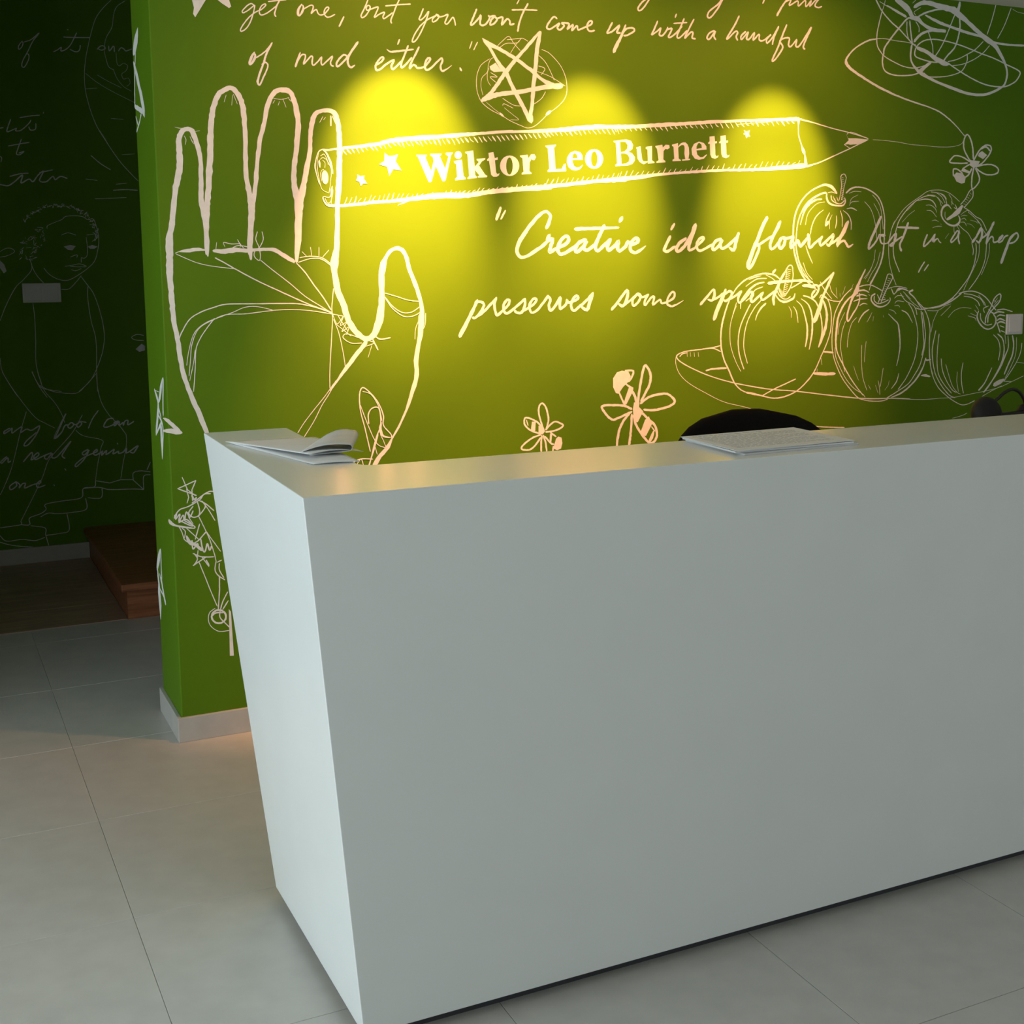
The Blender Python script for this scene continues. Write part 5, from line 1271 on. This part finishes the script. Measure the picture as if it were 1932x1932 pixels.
S5711,14384,28 5828,14466,27 5771,14500,30
S5873,14798,28 5833,14908,27 5939,14909,29
S6075,14997,29 6102,14963,27 6066,14887,27
S6240,15059,27 6182,14966,30 6141,15082,28
S5656,13982,29 5537,13944,29 5722,13914,30
S5230,14021,27 5167,13935,28 5275,14044,27
S6131,14614,27 6077,14558,27 6129,14552,30
S5891,14479,29 5783,14480,28 5751,14394,27
S6963,15036,38 7244,15136,40 7562,15038,40
S8027,15040,39 8404,15091,40 8493,14991,40
P7027,14518 7308,14592 7537,14542 7387,14344 7204,14369
P8047,14517 8238,14592 8469,14517 8323,14417 8136,14417
S7999,14940,38 8025,14542,37 8005,14143,37 7881,13994,39 7742,14019,40
S7741,13994,37 7731,13795,37
S7279,14046,39 7563,14145,40 7556,14020,37
S7026,13626,39 7353,13673,39 7541,13721,40 7727,13720,40 7955,13619,40
S7257,13624,40 7534,13597,40 7907,13594,40
S7296,13474,40 7479,13423,40 7717,13521,39
S5585,13956,37 5659,13661,36 5600,13415,36 5263,13026,37 4930,12687,36 4532,11958,36 4223,11228,36
S5659,13661,37 5818,13266,38 6115,12867,38
S7700,13196,38 7501,12948,38 7158,12603,39 6833,12583,40
S7697,13146,39 7958,12742,39 8175,12386,39 8378,11726,38 8527,10911,38 8542,10248,38 8414,9589,38 8141,8884,38 7829,8336,39 7334,7875,39
S7955,12692,37 7927,12139,38 8017,11128,38 8168,10362,38 8172,9496,38 8141,8884,38 8136,7833,38
S5612,11985,36 5645,11339,36 5636,10344,36 5596,9196,37 5775,8283,37
S5395,8854,37 5638,8290,38 5856,8077,40 6587,7913,40
S4127,9555,36 4182,8958,36 4500,8246,37 4745,7783,37
S4385,14059,38 4654,14106,38 4975,14276,36 4894,14422,39 4673,14447,38 4399,14302,37
P4377,13913 4543,13718 4615,13425 4499,13328 4357,13573
S10284,10371,41 9994,10432,41 9746,10311,39 9885,10178,41 10273,10139,41
P9889,9740 10169,9988 10310,9879 10301,9673 10053,9604
S4179,8914,37 4500,8252,37 5079,7268,38 5462,6740,39 5771,6518,40 6219,6235,40
S5625,8900,37 5853,8033,38 6281,7402,38 6533,6879,38 6651,6463,38
S5398,8910,37 5635,8246,38 5972,7673,38
S5681,8243,40 6217,7938,40 6954,7799,41 7333,7855,40 7730,8245,39 8131,8686,39
S8131,8686,38 8143,7968,38 8298,7239,39 8605,6652,39
S6669,6820,38 6410,6325,38 6149,5780,37 6337,5818,39 6591,6211,38
S5068,7067,37 4794,6226,37 4508,5184,37 4285,4441,37 3971,3706,37 3768,3317,37
S7419,6775,39 6954,5982,39 6258,5209,39 5860,4726,38 5591,4029,38 5278,3388,38 4866,2604,38 4558,2017,38
S7100,6075,40 7416,5797,40 8214,5535,40 8148,5176,39 7966,4409,39 7831,3637,39
S9286,5723,39 9261,5201,39 9073,4323,39 8944,3649,39
S8605,6652,40 9015,6159,40 9286,5723,40""".split("\n"),
'far/painted_lettering_low': """S4348,6356,59 4115,6220,57 4109,6120,60 4342,6256,58 4438,6350,56 4425,6124,60 4661,6285,59 4847,6374,57 4788,6125,59 5023,6262,60 5248,6196,60 5580,6378,57 5420,5982,57 5075,5549,58 4890,5511,56 4993,5707,58 5426,6083,58
S6719,6868,57 6508,6421,57 6247,5876,57 6193,5751,60 6487,6013,58 6643,6310,58 6785,6352,61
S6931,6456,59 6773,6302,56 6861,6183,61 7029,6337,57 6941,6455,61 7113,6331,62 7309,6473,62 7160,6328,57 7225,6211,62 7374,6366,57 7309,6473,61 7566,6416,61
S8116,6940,59 7834,6544,58 7647,6132,58
S8753,6529,62 8501,6492,61 8319,6203,58 8435,6133,62 8729,6229,62 8978,6395,59 8791,6329,60 8798,6172,62 9001,6368,62 8997,6181,62 9168,6305,62 9181,6174,62 9248,6353,61 9396,6396,60 9386,6187,62 9647,6328,62
S4148,5069,58 3901,4850,56 3942,4782,59 4181,5006,61 4191,4793,56 4298,4845,60
S4812,4765,58 5168,5161,59 5212,5030,55 5150,4831,61 5459,5012,58 5443,5141,61 5274,5000,56 5334,4838,61 5688,4985,61 6019,5098,61 5783,5013,60 5707,4891,56 5819,4826,60 6041,5071,61 6030,4867,59 6242,4902,60 6638,5336,59 6867,5577,56 6633,5233,58 6454,4938,56 6573,4795,58
S7583,5144,61 7328,5002,59 7418,4892,62 7628,5110,57 7408,4711,59 7059,4375,61 7018,4482,59 7364,4766,61 7704,4912,62 7957,5008,61 7953,5117,62 7802,4967,58 7892,4851,62 8137,4958,62 8212,5026,58 8159,4821,62 8381,5034,63 8353,4849,60 8521,4930,62 8720,5062,61 8662,4852,61 8899,4955,63 8905,4860,62 9101,4898,62 9265,5075,62 9245,4861,60 9404,4918,62 9779,5164,63 9671,4962,61 9562,4833,63 9432,4874,62
S8870,5359,59 8901,5289,59
S4443,3869,59 4196,3686,56 4232,3520,61 4478,3688,57 4443,3869,61 4608,3728,55 4577,3572,61 4710,3744,59 4848,3763,56 4809,3552,61 5156,3676,61 5463,3732,61 5469,3834,61 5318,3693,56 5355,3531,61 5670,3612,61
S6033,3606,56 6057,3548,56
S6538,4313,57 6590,4232,58""".split("\n"),
'far/painted_rocks': """S3681,1797,46 4137,1828,46 4550,1863,46 4558,2017,41
S4550,1863,46 4916,1827,45 4933,2135,45 5404,2295,46 5646,2479,43 5635,2713,46 6318,2805,47 7173,2884,46 7290,3317,46 7769,3354,46 7831,3637,43
L7831,3637,47 8450,3480,47 8941,3596,47 9477,3552,46 9946,3035,45
S7290,3317,47 7959,3312,47 8435,3166,47 9505,3099,48 9946,3035,48
S8100,3247,44 8030,2807,47 7457,2859,47
S10282,3857,47 9840,3946,48 9517,3866,46 9502,3550,44
S10276,3725,48 9976,3670,46 9946,3035,45
S7361,2841,43 7358,2318,46 6665,2227,47 6100,2229,47 5729,2290,47 5395,2141,46
S6521,2189,42 6574,1400,44 6144,1288,47 5673,1258,47 5559,1296,42 5552,1608,44 4959,1771,46
S5559,1296,42 5688,658,42
S3660,1441,43 3916,1158,45 4557,1167,46 5104,1058,47 5529,1169,47
S3643,1135,45 4177,924,46 4995,759,46 5454,657,46
S10303,4333,46 10138,3975,46""".split("\n"),
}
LABELS = {'painted_hand': 'white brushed outline of an open hand with palm lines', 'painted_pencil': 'white painted pencil held between the fingers of the hand',
 'serif_lettering': 'white serif letters painted along the pencil', 'painted_star_medallion': 'white five pointed star over thin sketched circles',
 'upper_quotation': 'white handwriting along the top of the wall', 'lower_quotation': 'white handwriting below the pencil',
 'painted_apple_top': 'white sketched apple on top of the heap', 'painted_apple_right': 'white sketched apple with tilted stem under a bee',
 'painted_apple_left': 'white sketched apple at the left end of the platter', 'painted_apple_middle': 'white sketched apple in the lower middle',
 'painted_apple_far_right': 'white sketched apple beside the light switch', 'painted_platter': 'thin white outline of an oval platter',
 'painted_scribble': 'white tangled scribble with a long loose tail', 'painted_bee_high': 'white painted bee at the end of the scribble tail',
 'painted_bee_large': 'large white painted bee above the counter', 'painted_bee_small': 'small white painted bee above the counter',
 'painted_figure': 'white sketchy jester figure with stars', 'painted_portrait': 'thin white drawing of a curly haired child',
 'painted_globe': 'thin white drawing of a globe', 'painted_rocks': 'thin white drawing of stacked rocks'}
made = {}
for key in sorted(DRAW, key=lambda k: k.count('/')):
    p = key.split('/'); nm = p[-1]
    par = made['/'.join(p[:-1])] if len(p) == 3 else (wall_far if p[0] == 'far' else wall)
    made[key] = drawing(nm, p[0], DRAW[key], par, LABELS.get(nm))

# ------------------------------------------------------------------ switches on the walls
def switch(name, x0, x1, z0, z1, y, gangs, label):
    t = empty(name, ((x0+x1)/2, y, (z0+z1)/2)); tag(t, label, 'light switch')
    w, hh = (x1-x0)/2, (z1-z0)/2
    box('plate', -w, w, -0.009, 0, -hh, hh, M['switch'], t, bevel=0.003)
    for k in range(gangs):
        a = -w+0.010+k*(2*w-0.020)/gangs; b = a+(2*w-0.020)/gangs
        bm = bmesh.new()
        prof = [(-0.009, -hh+0.011), (-0.0135, -hh+0.011), (-0.0105, hh-0.011), (-0.009, hh-0.011)]
        loft(bm, [[(x, yy, zz) for yy, zz in prof] for x in (a+0.002, b-0.002)])
        from_bm('rocker', bm, M['switch'], t, bevel=0.001)
    return t
switch('light_switch', 3.926, 4.0135, 1.1335, 1.2165, WY, 1, 'square white light switch on the bright green wall beside a sketched apple')
switch('double_light_switch', 0.520, 0.680, 1.2005, 1.2880, FY, 2, 'wide white double light switch on the dark far wall')

# ------------------------------------------------------------------ recessed downlights over the desk
def downlight(x, y, label, p):
    t = empty('ceiling_downlight', (x, y, CZ)); tag(t, label, 'ceiling light', 'recessed downlights along the green wall')
    bm = bmesh.new(); n = 24
    prof = [(0.036, -0.001), (0.048, -0.001), (0.048, -0.004), (0.038, -0.006), (0.030, -0.0015)]
    loops = [[(r*math.cos(2*math.pi*k/n), r*math.sin(2*math.pi*k/n), z) for k in range(n)] for r, z in prof]
    loft(bm, loops, False); from_bm('trim_ring', bm, M['chrome'], t, smooth=True)
    bm = bmesh.new(); lathe(bm, [(0.03, -0.0005), (0.03, -0.0015), (0.0, -0.002)], 20); from_bm('lamp', bm, M['glow'], t)
    for nm, ang, bl, e, tl in (('beam', 46, 1.0, p*0.85, 25), ('cone', 40, 0.7, p, 39.5), ('spill', 125, 0.9, p*0.09, 45)):
        l = bpy.data.lights.new('halogen_'+nm, 'SPOT'); l.spot_size = math.radians(ang); l.spot_blend = bl; l.energy = e; l.color = (1.0, 0.41, 0.11); l.shadow_soft_size = 0.02
        o = bpy.data.objects.new('halogen_'+nm, l); COL.objects.link(o); o.parent = t; o.location = (0, 0, -0.012); o.rotation_euler = (math.radians(tl), 0, 0)
for x, lb, p in ((1.4165, 'recessed halogen downlight over the pointing finger of the painted hand', 345), (2.0587, 'recessed halogen downlight over the middle of the painted pencil', 265), (2.79, 'recessed halogen downlight over the tip of the painted pencil', 255)):
    downlight(x, WY-0.56, lb, p)

# ------------------------------------------------------------------ reception desk: flared white shell on a recessed plinth
H = 1.093
desk = empty('reception_desk', (0.70, 2.42, 0)); tag(desk, 'long white reception desk with flared sides and a flat counter ledge', 'desk')
DX = 3.75
arc = [(0.7727+0.03-0.03*math.cos(a), 2.599+0.03-0.03*math.sin(a)) for a in (math.pi/2*k/5 for k in range(6))][::-1]
top = [(0.5896, 2.33), (DX, 2.33), (DX, 2.599)] + arc + [(0.7727, 3.18), (0.5896, 3.18)]
bot = [(0.693, 2.4117), (DX-0.1, 2.4117), (DX-0.1, 2.599)] + arc + [(0.7727, 3.098), (0.693, 3.098)]
bm = bmesh.new(); loft(bm, [[(x-0.70, y-2.42, 0.03) for x, y in bot], [(x-0.70, y-2.42, H) for x, y in top]])
from_bm('counter_shell', bm, M['desk'], desk, bevel=0.0015)
box('plinth', 0.72-0.70, DX-0.15-0.70, 2.445-2.42, 2.59-2.42, 0, 0.032, M['kick'], desk)
box('side_plinth', 0.722-0.70, 0.765-0.70, 2.60-2.42, 3.07-2.42, 0, 0.032, M['kick'], desk)
box('worktop', 0.775-0.70, DX-0.12-0.70, 2.60-2.42, 3.12-2.42, 0.715, 0.74, M['desk'], desk, bevel=0.002)
box('support_panel', DX-0.16-0.70, DX-0.13-0.70, 2.61-2.42, 3.1-2.42, 0, 0.715, M['desk'], desk, bevel=0.002)

# ------------------------------------------------------------------ printed sheets stacked on the ledge
def sheet(name, label, c, z, rot, w, d, th, m, text):
    t = empty(name, (c[0], c[1], z), rot); tag(t, label, 'paper', 'printed papers on the counter')
    box('page', -w/2, w/2, -d/2, d/2, 0, th, m, t)
    if text:
        bm = bmesh.new(); r = random.Random(4); y = d/2-0.022; q = 0
        while y > -d/2+0.03:
            x = -w/2+0.02; end = w/2-(0.03 if q % 5 else 0.10)
            while x < end:
                L = r.uniform(0.006, 0.022); add_box(bm, x, min(x+L, end), y, y+(0.0032 if q > 0 else 0.0055), th, th+0.0002); x += L+0.004
            y -= 0.0095 if q else 0.016; q += 1
        o = from_bm('printed_text', bm, M['ink'], t); o['kind'] = 'stuff'
    return t
rz = math.radians(2.0)
sheet('printed_leaflet', 'grey folded leaflet at the bottom of the paper pile on the ledge', (1.642, 2.483), H+0.0002, rz+0.02, 0.300, 0.222, 0.0035, M['paper2'], False)
sheet('printed_booklet', 'thin white booklet in the middle of the paper pile on the ledge', (1.634, 2.487), H+0.0040, rz-0.03, 0.300, 0.216, 0.0035, M['paper'], False)
sheet('printed_sheet', 'white sheet with lines of grey text topmost on the paper pile', (1.632, 2.486), H+0.0090, rz, 0.302, 0.222, 0.0012, M['paper'], True)

# ------------------------------------------------------------------ folded newspaper with a curled corner on the left ledge
np_ = empty('folded_newspaper', (0.66, 2.83, H)); tag(np_, 'loosely folded newspaper with a curled page on the left arm of the counter', 'newspaper')
def curved(name, fn, nu, nv, m, th=0.0008):
    bm = bmesh.new(); g = [[bm.verts.new(fn(i/nu, j/nv)) for j in range(nv+1)] for i in range(nu+1)]
    for i in range(nu):
        for j in range(nv): bm.faces.new((g[i][j], g[i+1][j], g[i+1][j+1], g[i][j+1]))
    o = from_bm(name, bm, m, np_, smooth=True); s = o.modifiers.new('solid', 'SOLIDIFY'); s.thickness = th; s.offset = 1
    return o
def under(s, t):   # s runs along the outer edge towards the near end, t across the ledge
    x = -0.052+0.085*s+0.165*t-0.075*s*t; y = 0.165-0.345*s-0.01*t
    return (x, y, 0.0010+0.002*math.sin(math.pi*t)*s)
def upper(s, t):
    x = -0.060+0.100*s+0.185*t-0.065*s*t; y = 0.172-0.300*s-0.02*t+0.06*s*t
    z = 0.0035+0.009*s*(1-t)+0.006*math.sin(math.pi*t)*s
    return (x, y, z)
curved('lower_page', under, 10, 10, M['paper'])
curved('upper_page', upper, 14, 14, M['paper'])
def curl(s, t):    # the last page is folded back over itself, its free edge lifted
    ox, oy = 0.125+0.055*s, -0.105+0.150*s
    fx, fy = 0.028+0.100*s, -0.095+0.165*s
    if t < 0.4: q = t/0.4; x, y, z = fx+(ox-fx)*q+0.02*(1-q), fy+(oy-fy)*q, 0.006+0.004*q
    elif t < 0.62:
        q = (t-0.4)/0.22*math.pi; r = 0.0065+0.003*s
        dx, dy = (ox-fx), (oy-fy); L = math.hypot(dx, dy)
        x, y, z = ox+dx/L*r*math.sin(q), oy+dy/L*r*math.sin(q), 0.010+r*(1-math.cos(q))
    else:
        q = (t-0.62)/0.38; r = 0.0065+0.003*s
        x, y, z = ox+(fx-ox)*q, oy+(fy-oy)*q, 0.010+2*r+0.004*math.sin(math.pi*q)-(0.012-0.002*s)*q*q
    return (x, y, z)
curved('curled_page', curl, 12, 26, M['paper2'])

# ------------------------------------------------------------------ office chair behind the desk
ch = empty('office_chair', (2.30, 3.46, 0), math.radians(168)); tag(ch, 'black office chair with rounded backrest behind the white counter', 'chair')
bm = bmesh.new()
loops = []
for k in range(21):
    z = 0.54+0.443*k/20; q = k/20
    w = 0.275*math.sqrt(max(0.0, 1-max(0, (q-0.42)/0.585)**4.2))*(0.86+0.14*min(1, q/0.25)); w = max(w, 0.035)
    th = 0.030*(1-0.45*q); y0 = -0.20-0.05*q
    L = []
    for i in range(20):
        a = 2*math.pi*i/20; cx = math.copysign(abs(math.cos(a))**0.6, math.cos(a)); cy = math.copysign(abs(math.sin(a))**0.7, math.sin(a))
        L.append((w*cx, y0+th*cy+0.05*(w*cx/0.24)**2, z))
    loops.append(L)
loft(bm, loops); o = from_bm('backrest', bm, M['black'], ch, smooth=True)
bm = bmesh.new(); loops = []
for z, s in ((0.44, 0.9), (0.455, 1.0), (0.49, 1.0), (0.51, 0.93)):
    loops.append([(0.245*s*math.copysign(abs(math.cos(2*math.pi*i/24))**0.5, math.cos(2*math.pi*i/24)), 0.05+0.235*s*math.copysign(abs(math.sin(2*math.pi*i/24))**0.5, math.sin(2*math.pi*i/24)), z) for i in range(24)])
loft(bm, loops); from_bm('seat', bm, M['black'], ch, smooth=True)
bm = bmesh.new(); tube(bm, [(0, 0.0, 0.43), (0, -0.16, 0.43), (0, -0.235, 0.48), (0, -0.245, 0.60)], 0.018); from_bm('back_bar', bm, M['plastic'], ch, smooth=True)
bm = bmesh.new(); tube(bm, [(0, 0, 0.10), (0, 0, 0.44)], [0.028, 0.022]); from_bm('column', bm, M['chrome'], ch, smooth=True)
for k in range(5):
    a = 2*math.pi*k/5+0.3; c, s = math.cos(a), math.sin(a)
    bm = bmesh.new(); tube(bm, [(0.02*c, 0.02*s, 0.115), (0.29*c, 0.29*s, 0.075)], [0.026, 0.018]); lg = from_bm('base_leg', bm, M['plastic'], ch, smooth=True)
    bm = bmesh.new(); mt = Matrix.Translation((0.29*c, 0.29*s, 0.028)) @ Matrix.Rotation(a, 4, 'Z') @ Matrix.Rotation(math.pi/2, 4, 'X')
    lathe(bm, [(0.010, -0.02), (0.028, -0.018), (0.028, 0.018), (0.010, 0.02)], 16, mt); tube(bm, [(0.29*c, 0.29*s, 0.03), (0.29*c, 0.29*s, 0.075)], 0.008)
    from_bm('caster', bm, M['plastic'], lg, smooth=False)
for sx in (-1, 1):
    bm = bmesh.new(); tube(bm, [(sx*0.20, 0.02, 0.44), (sx*0.27, 0.02, 0.46), (sx*0.28, 0.0, 0.64), (sx*0.28, 0.12, 0.655), (sx*0.28, -0.12, 0.655)], 0.014); from_bm('armrest', bm, M['plastic'], ch, smooth=True)

# ------------------------------------------------------------------ monitor on the worktop with a headset hooked over it
mn = empty('computer_monitor', (2.90, 2.93, 0.741), 0.0); tag(mn, 'black flat computer monitor standing behind the right end of the counter', 'monitor')
box('screen_housing', -0.235, 0.235, -0.018, 0.018, 0.03, 0.3010, M['plastic'], mn, bevel=0.006)
box('screen', -0.22, 0.22, 0.0182, 0.0195, 0.05, 0.288, M['kick'], mn)
bm = bmesh.new(); tube(bm, [(0, -0.03, 0.01), (0, -0.03, 0.12), (0, -0.012, 0.15)], 0.02); from_bm('stand', bm, M['plastic'], mn, smooth=True)
box('stand_base', -0.12, 0.12, -0.11, 0.09, 0, 0.014, M['plastic'], mn, bevel=0.005)
hs = empty('headset', (2.70, 2.90, 1.042)); tag(hs, 'black telephone headset hooked over the top edge of the monitor', 'headset')
bm = bmesh.new(); mt = Matrix.Rotation(math.radians(78), 4, 'X')
lathe(bm, [(0.0, 0.034), (0.022, 0.033), (0.036, 0.027), (0.045, 0.014), (0.047, 0.0), (0.042, -0.012), (0.022, -0.016), (0.0, -0.016)], 28, mt)
from_bm('ear_cushion', bm, M['foam'], hs, (-0.108, -0.034, 0.012), smooth=True)
bm = bmesh.new(); pts = [(-0.085, -0.026, 0.02), (-0.066, -0.026, 0.045), (-0.056, -0.026, 0.052), (-0.034, -0.026, 0.066), (-0.006, -0.026, 0.0735), (0.018, -0.026, 0.066), (0.036, -0.026, 0.048), (0.046, -0.026, 0.026), (0.045, -0.026, 0.010)]
C = [Vector(p) for p in catmull(pts, 4)]
tube(bm, C, 0.0048, 8); from_bm('headband', bm, M['plastic'], hs, smooth=True)
bm = bmesh.new(); lathe(bm, [(0.0, 0.014), (0.018, 0.013), (0.024, 0.006), (0.024, -0.006), (0.0, -0.010)], 20, mt)
from_bm('second_ear_pad', bm, M['foam'], hs, (0.040, -0.028, 0.006), smooth=True)
bm = bmesh.new(); tube(bm, [(-0.09, -0.036, -0.004), (-0.05, -0.036, 0.004), (-0.01, -0.036, 0.006), (0.03, -0.036, 0.008)], [0.008, 0.007, 0.007, 0.009], 8); from_bm('microphone_arm', bm, M['plastic'], hs, smooth=True)


# ------------------------------------------------------------------ wooden step at the foot of the far wall
st = empty('wooden_step', (0.72, 5.70, 0)); tag(st, 'low brown wooden step against the dark far wall', 'step')
SZ = 0.147
box('tread', 0, 1.3, 0, FY-0.001-5.70, SZ-0.030, SZ, M['wood'], st, bevel=0.003)
box('front_board', 0.022, 1.29, 0.022, 0.042, 0.0, SZ-0.030, M['wood'], st)
box('side_board', 0.022, 0.042, 0.042, FY-0.001-5.70, 0.0, SZ-0.030, M['wood'], st)
